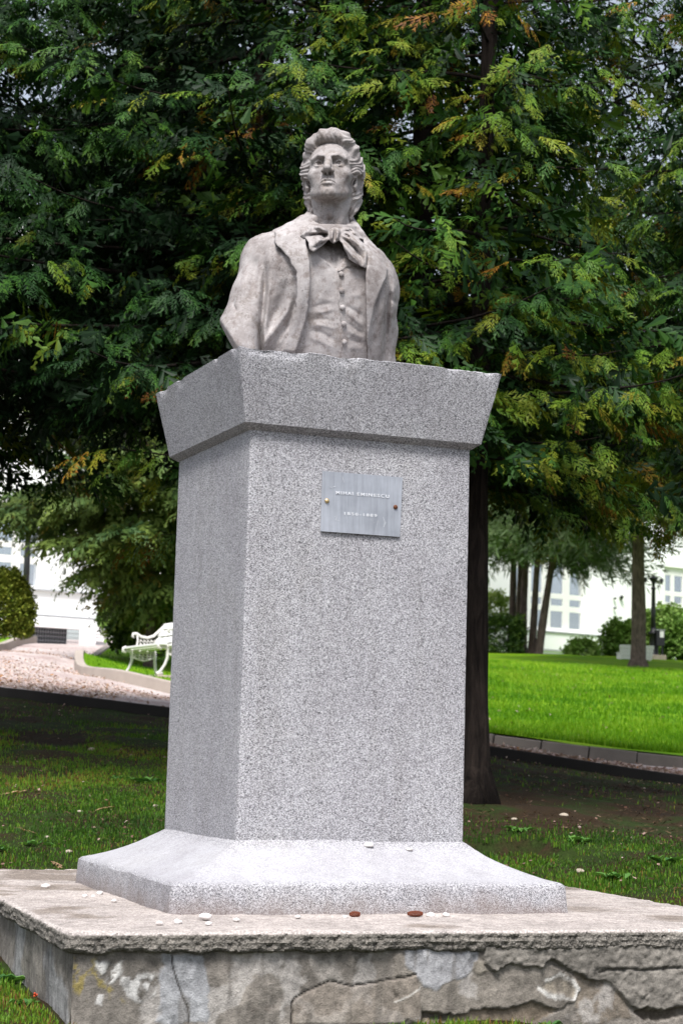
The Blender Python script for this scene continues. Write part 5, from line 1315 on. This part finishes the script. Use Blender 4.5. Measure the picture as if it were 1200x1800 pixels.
def rosette(name, label, px, py, Y, n, r, seed, tall=.5, group='broad leaved weeds'):
    """low broad-leaved plant: each leaf a folded blade"""
    rr = random.Random(seed); p = at(px, py, Y); p[2] = float(G(p[0], p[1])); V, Fc, H = [], [], []
    for i in range(n):
        a = rr.uniform(0, 6.28); l = r * rr.uniform(.5, 1.0); e = rr.uniform(.2, 1.0) * tall; d = np.array((math.cos(a), math.sin(a), 0)); s = np.array((-d[1], d[0], 0)); w_ = l * rr.uniform(.22, .34); o = np.array((rr.uniform(-1, 1), rr.uniform(-1, 1), 0)) * r * .5
        c = [o + d * l * t + np.array((0, 0, l * e * (t * 1.6 - t * t))) for t in (0, .35, .7, 1)]
        b = len(V); V += [c[0], c[1] + s * w_ * .8 + (0, 0, .012), c[1] - s * w_ * .8 + (0, 0, .012), c[1], c[2] + s * w_ * .7 + (0, 0, .012), c[2] - s * w_ * .7 + (0, 0, .012), c[2], c[3]]
        Fc += [(b, b + 3, b + 1), (b, b + 2, b + 3), (b + 3, b + 6, b + 4, b + 1), (b + 2, b + 5, b + 6, b + 3), (b + 6, b + 7, b + 4), (b + 5, b + 7, b + 6)]; H += [rr.uniform(0, 1)] * 8
    me = bpy.data.meshes.new(name); me.from_pydata([tuple(v) for v in V], [], Fc); me.update(); at_ = me.attributes.new('hue', 'FLOAT', 'POINT'); at_.data.foreach_set('value', np.array(H, np.float32))
    o = link(name, me, MAT['leaflet']); o.location = p; tag(o, label, 'plant', group); return o
def small_plants():
    for i, (px, py, Y, n, r, lab) in enumerate((
        (16, 1710, 7.0, 18, .065, 'pale leafy weed at the left edge beside the concrete side wall'),
        (48, 1752, 6.5, 9, .06, 'broad leaved weed behind the cluster of red berries'),
        (220, 1792, 6.15, 4, .05, 'small weed at the foot of the front wall under the white flakes'),
        (345, 1797, 6.2, 5, .05, 'low weed at the foot of the front wall under the bluish strip'),
        (527, 1795, 6.3, 5, .05, 'low weed at the foot of the front wall where the crack begins'),
        (690, 1797, 6.4, 4, .04, 'tiny weed at the foot of the front wall right of the crack plate'),
        (955, 1790, 6.65, 7, .07, 'leafy weed in the grass under the white rimmed scar'),
        (915, 1455, 10.9, 12, .09, 'clover patch on bare soil nearest the right side of the pedestal'),
        (1010, 1468, 10.6, 12, .10, 'low leafy patch on soil right of the clover by the pedestal'),
        (1085, 1545, 9.3, 14, .11, 'leafy patch in the grass beyond the right side of the slab'),
        (1175, 1510, 9.6, 16, .12, 'bright leafy weeds in the grass at the right edge behind the slab'),
        (55, 1490, 9.9, 10, .09, 'leafy weed in the dim grass at left behind the slab'),
        (8, 1500, 9.7, 8, .08, 'pale weed at the left edge just behind the slab'),
        (212, 1333, 12.8, 8, .09, 'pale broad leaf plant in the lit grass band left of the shaft'),
        (265, 1335, 12.6, 14, .12, 'leafy clump beside the lit grass band, nearest the shaft'))):
        rosette('leafy_weed', lab, px, py, Y, n, r, 200 + i)
    # cluster of orange-red berries on a short stalk
    p = at(65, 1757, 6.75); p[2] = float(G(p[0], p[1])); t = thing('berry_cluster', 'cluster of orange red berries in the grass left of the concrete base', 'berries', tuple(p))
    q = at(65, 1757, 6.75); MB().tube([(p[0], p[1], p[2] - .02), (q[0], q[1], q[2] + .01)], [.005, .004], 6).build('stalk', MAT['leaflet'] if False else MAT['bark'], t, True, None, True)
    rr = random.Random(3)
    for i in range(26):
        a = i * 2.4; h = (i / 26 - .5) * .045; rad = .013 * math.sqrt(max(.05, 1 - (h / .026) ** 2))
        b = MB().lathe([(.0005, -.0046), (.0035, -.0032), (.0046, 0), (.0035, .0032), (.0005, .0046)], 8, (q[0] + math.cos(a) * rad, q[1] + math.sin(a) * rad, q[2] + h)); b.build('berry', MAT['berry'], t, True, None, True)
    # stray things on the grass
    rr = random.Random(9)
    for i, (px, py, Y, s, lab) in enumerate(((162, 1277, 14.6, .05, 'largest pale stone in the dim grass at left, nearest the path'), (63, 1294, 14.0, .035, 'small pale stone in dim grass at far left, second from the path'), (141, 1425, 11.2, .035, 'pale stone beside the reddish bare patch left of the shaft'), (275, 1404, 11.5, .03, 'small white stone in the grass close to the left side of the shaft'), (121, 1496, 9.8, .035, 'pale stone in the grass just behind the slab, left of the granite foot'), (83, 1472, 10.2, .025, 'small pale stone in the grass behind the slab at far left'), (269, 1463, 10.4, .025, 'tan stone in the grass at the left foot of the shaft'), (990, 1424, 11.6, .05, 'dark rounded stone on the bare soil right of the pedestal'), (903, 1430, 11.3, .035, 'tan round stone on dark soil near the bare cypress trunk'), (1019, 1518, 9.7, .045, 'tan mushroom coloured stone in the grass right of the granite foot'))):
        p = at(px, py, Y); p[2] = float(G(p[0], p[1])) + s * .1
        bm = bmesh.new(); bmesh.ops.create_icosphere(bm, subdivisions=2, radius=s * .5)
        for v in bm.verts: v.co = Vector((v.co.x * 1.2, v.co.y, v.co.z * .65)) * (1 + .18 * math.sin(v.co.x * 70 + i) * math.cos(v.co.y * 60 + 2 * i))
        me = bpy.data.meshes.new('ground_stone'); bm.to_mesh(me); bm.free(); me.polygons.foreach_set('use_smooth', [True] * len(me.polygons))
        o = link('ground_stone', me, MAT['block']); o.location = p; tag(o, lab, 'stone', 'stones in the grass')
    for i, (px, py, Y, s, lab) in enumerate(((18, 1385, 12.0, .16, 'rust orange dead cypress spray on the grass at the left edge'), (180, 1420, 11.3, .15, 'brown orange dead cypress spray on the bare patch left of the shaft'), (48, 1466, 10.3, .07, 'small orange dead spray in the grass behind the slab at far left'), (100, 1518, 9.4, .07, 'orange dead spray at the back edge of the slab'))):
        p = at(px, py, Y); p[2] = float(G(p[0], p[1])) + .03
        for k in range(1):
            T = FR_MID[i % 4]; a = rr.uniform(0, 6.28); R = np.array(Matrix.Rotation(a, 3, 'Z')); V = (T.reshape(-1, 3) - np.array((.5, 0, 0))) @ R.T * s * 1.6
            me = npmesh('dead_spray', V, np.arange(len(V)).reshape(-1, 3), False, {'hue': np.full(len(V), .97)}); o = link('dead_spray', me, MAT['dead']); o.location = p; tag(o, lab, 'dead twig', 'dead sprays on the grass')

# ------------------------------------------------------------------ buildings
class Facade:
    """a wall plane through pixel (px, any) at depth Y, running to the right and away"""
    def __init__(s, px, Y, ang):
        p = at(px, 1120, Y); s.o = np.array((p[0], p[1], 0.0)); s.d = np.array((math.cos(ang), math.sin(ang), 0)); s.n = np.array((s.d[1], -s.d[0], 0)); s.ang = ang
    def uz(s, px, py):
        q = on_plane(px, py, s.o, s.n); return float((q - s.o) @ s.d), float(q[2])
    def rect(s, x0, y0, x1, y1):
        a = s.uz(x0, y1); b = s.uz(x1, y0); c = s.uz(x1, y1); return a[0], b[0], (a[1] + c[1]) / 2, b[1]
    def P(s, u, z, out=0.0): return s.o + s.d * u + s.n * out + np.array((0, 0, z))
    def slab(s, mb, u0, u1, z0, z1, out, th):
        return mb.box(s.P((u0 + u1) / 2, (z0 + z1) / 2, out - th / 2), (u1 - u0, th, z1 - z0), s.ang)
    def wall(s, t, u0, u1, z0, z1, ops, th=.35):
        us = sorted({u0, u1, *[o[0] for o in ops], *[o[1] for o in ops]}); zs = sorted({z0, z1, *[o[2] for o in ops], *[o[3] for o in ops]})
        mb = MB()
        for a, b in zip(us[:-1], us[1:]):
            run = None
            for c, d in zip(zs[:-1], zs[1:]):
                hole = any(o[0] <= a + 1e-6 and b <= o[1] + 1e-6 and o[2] <= c + 1e-6 and d <= o[3] + 1e-6 for o in ops)
                if hole:
                    if run: s.slab(mb, a, b, run[0], run[1], 0, th); run = None
                else: run = (run[0], d) if run else (c, d)
            if run: s.slab(mb, a, b, run[0], run[1], 0, th)
        return mb.build('wall', MAT['wall'], t, world=True)
    def window(s, t, o, cols, rows, fr=.07, arch=None, curt=('curtain',), bar=.16):
        """o: opening; cols, rows: inner spans (u0, u1), (z0, z1) of the panes; the rest is white frame"""
        w_ = bpy.data.objects.new('window', None); COL.objects.link(w_); w_.parent = t
        pm = Matrix.Translation(t.location) @ t.rotation_euler.to_matrix().to_4x4(); w_.matrix_parent_inverse = pm.inverted()
        fb = MB(); us = [o[0]] + [c for k in cols for c in k] + [o[1]]; zs = [o[2]] + [c for k in rows for c in k] + [o[3]]
        for i in range(0, len(us), 2): s.slab(fb, us[i], us[i + 1], o[2], o[3], -.10, .08)
        for i in range(0, len(zs), 2):
            for c in cols: s.slab(fb, c[0], c[1], zs[i], zs[i + 1], -.105, .08)
        if arch:
            uc, zc, r = arch
            for sg in (-1, 1):
                N = 10; pts = [(uc + sg * r * math.cos(a), zc + r * math.sin(a)) for a in np.linspace(0, math.pi / 2, N)]
                for k in range(N - 1):
                    (a0, b0), (a1, b1) = pts[k], pts[k + 1]; ue = uc + sg * (r + .06)
                    q = [s.P(a0, b0, -.02), s.P(ue, b0, -.02), s.P(ue, b1, -.02), s.P(a1, b1, -.02)]; q2 = [p - s.n * .22 for p in q]
                    fb.add(q + q2, [(0, 1, 2, 3), (7, 6, 5, 4), (0, 4, 5, 1), (1, 5, 6, 2), (2, 6, 7, 3), (3, 7, 4, 0)])
                ue = uc + sg * (r + .06)
                fb.add([s.P(uc, zc + r, -.021), s.P(ue, zc + r, -.021), s.P(ue, o[3], -.021), s.P(uc, o[3], -.021)], [(0, 1, 2, 3)])
        def sub(nm, mb, m):
            ob = mb.build(nm, m); ob.parent = w_; return ob
        sub('frame', fb, MAT['white'])
        for ci, c in enumerate(cols):
            for r_ in rows:
                sub('pane', s.slab(MB(), c[0] - .01, c[1] + .01, r_[0] - .01, r_[1] + .01, -.13, .012), MAT['glass'])
            # pleated curtain behind
            mb = MB(); N = 26; V = []
            for k in range(N + 1):
                u = c[0] - .04 + (c[1] - c[0] + .08) * k / N; off = -.30 + .035 * math.sin(k * 1.7 + ci) + .02 * math.sin(k * .6)
                V += [s.P(u, rows[0][0] - .1, off), s.P(u, rows[-1][1] + .1, off)]
            mb.add(V, [(2 * k, 2 * k + 2, 2 * k + 3, 2 * k + 1) for k in range(N)]); sub('curtain', mb, MAT[curt[ci % len(curt)]])
        sub('room', s.slab(MB(), o[0], o[1], o[2], o[3], -.6, .03), MAT['dark'])
        return w_
def buildings():
    # right: white wing with a tall arched window
    f = Facade(950, 70, R_(35)); t = thing('white_building', 'white rendered building with a tall arched window beyond the bright lawn on the right', 'building', tuple(f.P(4, 3.4)), f.ang)
    A = f.rect(897, 982, 1026, 1108); B = f.rect(1166, 1006, 1262, 1114)
    f.wall(t, -16, 26, 1.5, 16, [A, B])
    def cols(xs): return [(f.uz(a, 1080)[0], f.uz(b, 1080)[0]) for a, b in xs]
    def rows(x, ys): return [(f.uz(x, b)[1], f.uz(x, a)[1]) for a, b in ys]
    ca = cols(((901, 917), (935, 954), (970, 991), (1003, 1023)))
    ra = rows(990, ((1075, 1104), (1053, 1065), (986, 1044)))
    uc = (ca[0][0] + ca[3][1]) / 2; r = (ca[3][1] - ca[0][0]) / 2; zc = ra[2][0] + .05
    f.window(t, A, ca, ra, arch=(uc, zc, r))
    f.window(t, B, cols(((1171, 1181), (1187, 1201), (1212, 1228), (1236, 1252))), rows(1180, ((1070, 1108), (1047, 1059), (1011, 1039))), curt=('curtain', 'dark', 'curtain', 'curtain'))
    for y0, y1, th, m in ((1108.5, 1111.5, .10, 'ledge'), (1141, 1144, .06, 'ledge'), (1112, 1141, .05, 'wall')):
        z1 = f.uz(960, y0)[1]; z0 = f.uz(960, y1)[1]
        f.slab(MB(), -15.5, 25.5, z0 + .003, z1 - .003, th, th + .02).build('string_course' if m == 'ledge' else 'plinth_course', MAT[m], t, world=True)
    # left: white building with a ledge, an overhang and a dark garage opening
    f = Facade(60, 55, R_(35)); t = thing('white_building', 'white rendered building with a dark low opening under an overhang behind the left path', 'building', tuple(f.P(0, 3.4)), f.ang)
    A = f.rect(-70, 888, 73, 1029)
    D = f.rect(36, 1103, 151, 1137)
    f.wall(t, -14, 7, 2.5, 17, [A, D])
    ca = [(f.uz(a, 1000)[0], f.uz(b, 1000)[0]) for a, b in ((-62, -30), (-18, 23), (38, 70))]
    ra = [(f.uz(20, b)[1], f.uz(20, a)[1]) for a, b in ((988, 1026), (961, 975), (891, 950))]
    f.window(t, A, ca, ra, curt=('curtain', 'curtain', 'mauve'))
    for y0, y1, th, m, nm in ((1034, 1037.5, .10, 'ledge', 'ledge'), (1079, 1081.5, .16, 'ledge', 'ledge'), (1082, 1093, .14, 'wall', 'fascia'), (1093.5, 1102, .30, 'wall', 'overhang')):
        z1 = f.uz(60, y0)[1]; z0 = f.uz(60, y1)[1]
        f.slab(MB(), -13.5, 6.5, z0 + .003, z1 - .003, th, th + .02).build(nm, MAT[m], t, world=True)
    # steel mesh gate in the opening
    g = MB()
    for k in range(26): u = D[0] + (D[1] - D[0]) * k / 25; g.tube([f.P(u, D[2], -.25), f.P(u, D[3], -.25)], .008, 4)
    for k in range(5): z = D[2] + (D[3] - D[2]) * (k + .5) / 5; g.tube([f.P(D[0], z, -.255), f.P(D[1], z, -.255)], .008, 4)
    g.build('garage_grille', MAT['ledge'], t, world=True, kind='stuff')
    f.slab(MB(), D[0] - .2, D[1] + .2, D[2] - .2, D[3] + .2, -1.6, .05).build('garage_back', MAT['dark'], t, world=True)
    # low white parapet with grooves, right of the opening
    f2 = Facade(158, 50, R_(35)); t2 = thing('low_parapet', 'low white grooved parapet with an end post right of the dark opening', 'wall', tuple(f2.P(0, 3.0)), f2.ang)
    u0, z1 = f2.uz(151, 1106); u1, _ = f2.uz(168, 1106); z0 = f2.uz(155, 1138)[1]
    f2.slab(MB(), u0, u1, z0 - .3, z1, .05, .4).build('end_post', MAT['wall'], t2, world=True)
    for a, b in ((1108, 1113.5), (1115, 1119.5), (1121, 1126)):
        f2.slab(MB(), u1 + .01, u1 + 2.2, f2.uz(180, b + 1.5)[1], f2.uz(180, a + 1.5)[1], 0, .25).build('rail_board', MAT['wall'], t2, world=True)
    f2.slab(MB(), u1 + .01, u1 + 2.2, z0 - .3, f2.uz(180, 1128)[1] - .02, -.05, .2).build('plinth_wall', MAT['ledge'], t2, world=True)
    # fittings on the right facade
    f = Facade(950, 70, R_(35))
    p = f.P(*f.uz(1089, 1051), .0); t = thing('wall_lantern', 'small black lantern on a bracket on the white facade left of the bare spruce trunk', 'lantern', tuple(p), f.ang); t.scale = (.42,) * 3
    L = lambda mb, nm, m: mb.build(nm, MAT[m], t, True)
    L(MB().lathe([(.10, -.02), (.15, .16), (.16, .18)], 6, (0, -.22, -.12)), 'lamp_body', 'black'); L(MB().lathe([(.24, 0), (.12, .10), (.03, .16), (.01, .26)], 6, (0, -.22, .07)), 'lamp_roof', 'black'); L(MB().tube([(0, 0, -.2), (0, -.12, -.24), (0, -.22, -.14)], .02, 6), 'bracket', 'black')
    for i, (x, y) in enumerate(((1077, 1052), (1077, 1069))):
        p = f.P(*f.uz(x, y), .0); t = thing('wall_spotlight', ('upper', 'lower')[i] + ' of two small round grey spotlights on the white facade left of the lantern', 'spotlight', tuple(p), f.ang, 'spotlights on the facade'); t.scale = (.45,) * 3
        MB().lathe([(.05, -.10), (.12, -.05), (.13, .06), (.02, .10)], 12, (0, -.22, 0)).build('lamp_body', MAT['grey'], t, True); MB().tube([(.0, 0, 0), (.0, -.14, 0)], .025, 6).build('bracket', MAT['ledge'], t, True)

# ------------------------------------------------------------------ street furniture
def lamp_post(label, px, Y, h, py_base=None, arms=True):
    x = float(at(px, 1130, Y)[0]); z = float(G(x, Y)) + LIFT_L; t = thing('lamp_post', label, 'lamp', (x, Y, z), R_(8), 'black park lamp posts')
    B = lambda mb, nm: mb.build(nm, MAT['black'], t, True)
    B(MB().lathe([(.20, -.1), (.20, .08), (.15, .12), (.13, .3), (.115, .78), (.15, .80), (.15, .86), (.09, .90), (.085, 1.0)], 12), 'base')
    B(MB().lathe([(.085, 1.0), (.075, h * .6), (.06, h * .86), (.085, h * .865), (.085, h * .885), (.055, h * .89), (.05, h * .93), (.075, h * .935), (.06, h * .95), (.13, h * .985), (.16, h), (.10, h + .02), (.03, h + .10)], 12), 'pole')
    if arms:
        for sx in (-1, 1):
            B(MB().tube([(0, 0, h - .05), (sx * .10, 0, h + .03), (sx * .22, 0, h + .06), (sx * .27, 0, h + .02)], .012, 6), 'arm')
            B(MB().lathe([(.02, -.17), (.06, -.12), (.07, -.04), (.02, 0)], 10, (sx * .27, 0, h + .02)), 'lantern')
    return t
def bench_parts(t, L=1.5):
    """local: x along the bench, front towards -y"""
    W_, I_ = MAT['white'], MAT['iron']
    for sx in (-L / 2 + .06, L / 2 - .06):
        q = lambda pts: [(sx, y, z) for y, z in pts]
        fr = MB()
        fr.tube(q([(.0, .40), (.09, .36), (.095, .24), (.06, .14), (.0, .05), (-.03, .02)]), [.024, .026, .022, .020, .020, .028], 7)      # front leg
        fr.tube(q([(-.06, .015), (.03, .015)]), [.03, .024], 7)
        fr.tube(q([(.44, .40), (.45, .24), (.47, .10), (.50, .015)]), [.024, .022, .022, .03], 7)
        fr.tube(q([(.0, .40), (.12, .385), (.30, .38), (.45, .40)]), .022, 7)
        fr.tube(q([(.45, .40), (.48, .52), (.54, .68), (.60, .80)]), [.024, .022, .02, .018], 7)            # back post
        fr.tube(q([(.60, .80), (.50, .70), (.42, .62), (.32, .585), (.22, .60), (.15, .64), (.10, .635), (.09, .60), (.115, .58)]), [.018, .02, .022, .022, .022, .022, .022, .02, .012], 7)   # arm with its curl
        fr.tube(q([(.16, .625), (.175, .55), (.16, .44), (.14, .39)]), .015, 6)
        fr.tube(q([(-.0, .44), (-.04, .42), (-.045, .375), (-.01, .355), (.02, .375)]), [.02, .024, .026, .022, .014], 7)               # seat curl
        for a in ((.08, .35), (.44, .35)):
            fr.tube(q([(a[0], .30), (.20 if a[0] < .2 else .34, .26), (.27, .245)]), .014, 6)
        fr.build('side_frame', I_, t, True)
        orn = MB()                                                                                         # pierced cast ornament
        for k in range(6):
            for j in range(3):
                y = .12 + .06 * k; z = .275 + .034 * j
                if (y - .27) ** 2 / .04 + (z - .22) ** 2 / .004 < .5: continue
                orn.tube(q([(y, z), (y + .03, z + .022), (y + .055, z + .005)]), .008, 5); orn.tube(q([(y + .02, z - .01), (y + .035, z + .02)]), .007, 5)
        for k in range(5):
            y = .20 + .055 * k
            for j in range(3): orn.tube(q([(y, .42 + .05 * j), (y + .03, .445 + .05 * j), (y + .05, .42 + .05 * j)]), .009, 5); orn.tube(q([(y + .01, .46 + .05 * j), (y + .03, .43 + .05 * j)]), .008, 5)
        orn.build('ornament', I_, t, True, 'stuff')
    for k, (y, z) in enumerate(((.02, .425), (.14, .412), (.26, .408), (.38, .415))):
        MB().box((0, y, z), (L, .095, .032)).build('seat_slat', W_, t, bevel=.005)
    for k, (y, z) in enumerate(((.475, .545), (.525, .655), (.585, .765))):
        MB().box((0, y, z), (L, .028, .092), M3=rot3('X', -.42)).build('back_slat', W_, t, bevel=.005)
def furniture():
    # bench beside the path
    a = at(213, 1190, 27.2); z = float(G(a[0], a[1])) + LIFT_L
    fd = np.array((-.90, -.43)); ld = np.array((.43, -.90)); L = 1.6
    rz = math.atan2(ld[1], ld[0])                       # local x runs from the far end to the near end; front is -y
    org = a[:2] + ld * (L / 2 - .06) + fd * (-.06)
    zz = a[2]
    t = thing('bench', 'white slatted bench with scrolled cast iron ends facing the leafy path', 'bench', (org[0], org[1], zz), rz); bench_parts(t, L)
    nb = org + ld * (L / 2 - .06); q = nb - fd * .0
    b = thing('stone_block', 'mossy pale stone block under the near foot of the white bench', 'block', (q[0], q[1], zz - .22), rz)
    mb = MB().box((0, .12, .10), (.34, .55, .22)); o = mb.build('block', MAT['block'], b, bevel=.02)
    # white bench seen from behind, beyond the bare trunk
    x = float(at(1112, 1150, 57)[0]); z = float(G(x, 57)) + LIFT_L
    t = thing('garden_bench', 'plain white board bench half hidden behind the bare spruce trunk', 'bench', (x, 57, z), R_(188))
    for k in range(4): MB().box((0, .30 + .02 * k, .05 + .108 * k), (1.08 - .03 * (3 - k), .03, .102), M3=rot3('X', -.16)).build('back_board', MAT['white'], t, bevel=.006)
    for k in range(3): MB().box((0, -.10 + .15 * k, .20), (1.0, .13, .03)).build('seat_board', MAT['white'], t, bevel=.006)
    for sx in (-.5, .5): MB().box((sx * .9, .06, .06), (.06, .42, .24)).build('end_leg', MAT['white'], t, bevel=.01)
    # lamp posts, meter cabinet
    lamp_post('black lamp post with two small hanging lanterns beside the electric cabinet', 1147, 60, 2.60)
    x = float(at(1149, 1150, 60)[0]); z = float(G(x, 60)) + LIFT_L
    t = thing('stone_block', 'low pale stone block under the right lamp post and cabinet', 'block', (x, 60, z), R_(8)); 
    MB().box((.02, 0, .03), (.62, .5, .20)).build('block', MAT['block'], t, bevel=.02)
    x = float(at(1158.5, 1150, 59.9)[0])
    t = thing('electric_cabinet', 'dark grey electric cabinet with a white notice on two legs beside the right lamp post', 'cabinet', (x, 59.9, z + .13), R_(8))
    MB().box((0, 0, .54), (.27, .2, .50)).build('cabinet_body', MAT['black'], t, bevel=.01); MB().box((0, 0, .80), (.31, .24, .025)).build('cabinet_roof', MAT['ledge'], t)
    MB().box((.035, -.108, .66), (.13, .006, .2)).build('notice', MAT['white'], t)
    for sx in (-.08, .08): MB().box((sx, 0, .14), (.05, .06, .32)).build('leg', MAT['black'], t)
    lamp_post('black lamp post rising behind the clipped round bush on the left', 41, 46, 3.3, arms=True)
def shrubs():
    def box_at(px0, py0, px1, py1, Y, depth=1.0):
        a = at(px0, py1, Y); b = at(px1, py0, Y); cx = (a[0] + b[0]) / 2; return (cx, Y, (a[2] + b[2]) / 2), (abs(b[0] - a[0]) / 2, depth, abs(b[2] - a[2]) / 2)
    c, r = box_at(-66, 1014, 52, 1140, 31, .55); clump('topiary_bush', 'clipped dome shaped green bush at the left edge by the path', 'bush', c, (r[0], r[0], r[2]), 3600, LEAFY, 0.16, .72, MAT['leaf_box'], seed=1, shell=.93)
    c, r = box_at(770, 1092, 912, 1160, 61.2, 1.2); clump('hedge', 'dark square clipped hedge at the foot of the slender spruce trunks', 'hedge', c, r, 4600, LEAFY, .20, .2, MAT['leaf_box'], seed=2, flat='box')
    g = 'shrubs before the buildings'
    for k, (a, Y, n, s, m, hu, lab, cat) in enumerate((
        ((998, 1131, 1046, 1156), 60.5, 420, .26, 'leaf_light', .55, 'small open light green shrub on the lawn before the arched window', 'shrub'),
        ((1128, 1080, 1218, 1166), 64.5, 1500, .42, 'leaf_light', .5, 'large light green shrub behind the right lamp post and cabinet', 'shrub'),
        ((1068, 1104, 1118, 1166), 62.5, 800, .40, 'leaf_light', .45, 'light green shrub just left of the bare spruce trunk', 'shrub'),
        ((1164, 1100, 1240, 1166), 62.0, 1000, .42, 'leaf_light', .4, 'green shrub at the right edge right of the cabinet', 'shrub'),
        ((850, 1046, 892, 1112), 67, 170, .34, 'leaf_light', .9, 'pale yellow green shrub showing above the clipped hedge', 'shrub'),
        ((192, 1066, 240, 1118), 40, 700, .32, 'leaf_light', .6, 'pale leafy shrub at the end of the grooved parapet', 'shrub'),
        ((212, 1056, 300, 1150), 33, 2000, .30, 'leaf_box', .25, 'dark green shrub behind the white bench', 'shrub'))):
        c, r = box_at(*a, Y); r = (r[0], min(r[0], .8), r[2]); t = clump('shrub', lab, cat, c, r, n, LEAFY, s, hu, MAT[m], g, seed=10 + k, shell=.35); stems(t, c, r, 9, MAT['bark_far'], k)

# ------------------------------------------------------------------ sky holes need nothing: the world shows through
# === BUILD
materials(); setting()
pedestal(); base(); pebbles(); bust()
near_trees(); far_trees(); shrubs()
buildings(); furniture()
cover(); needles(); small_plants()
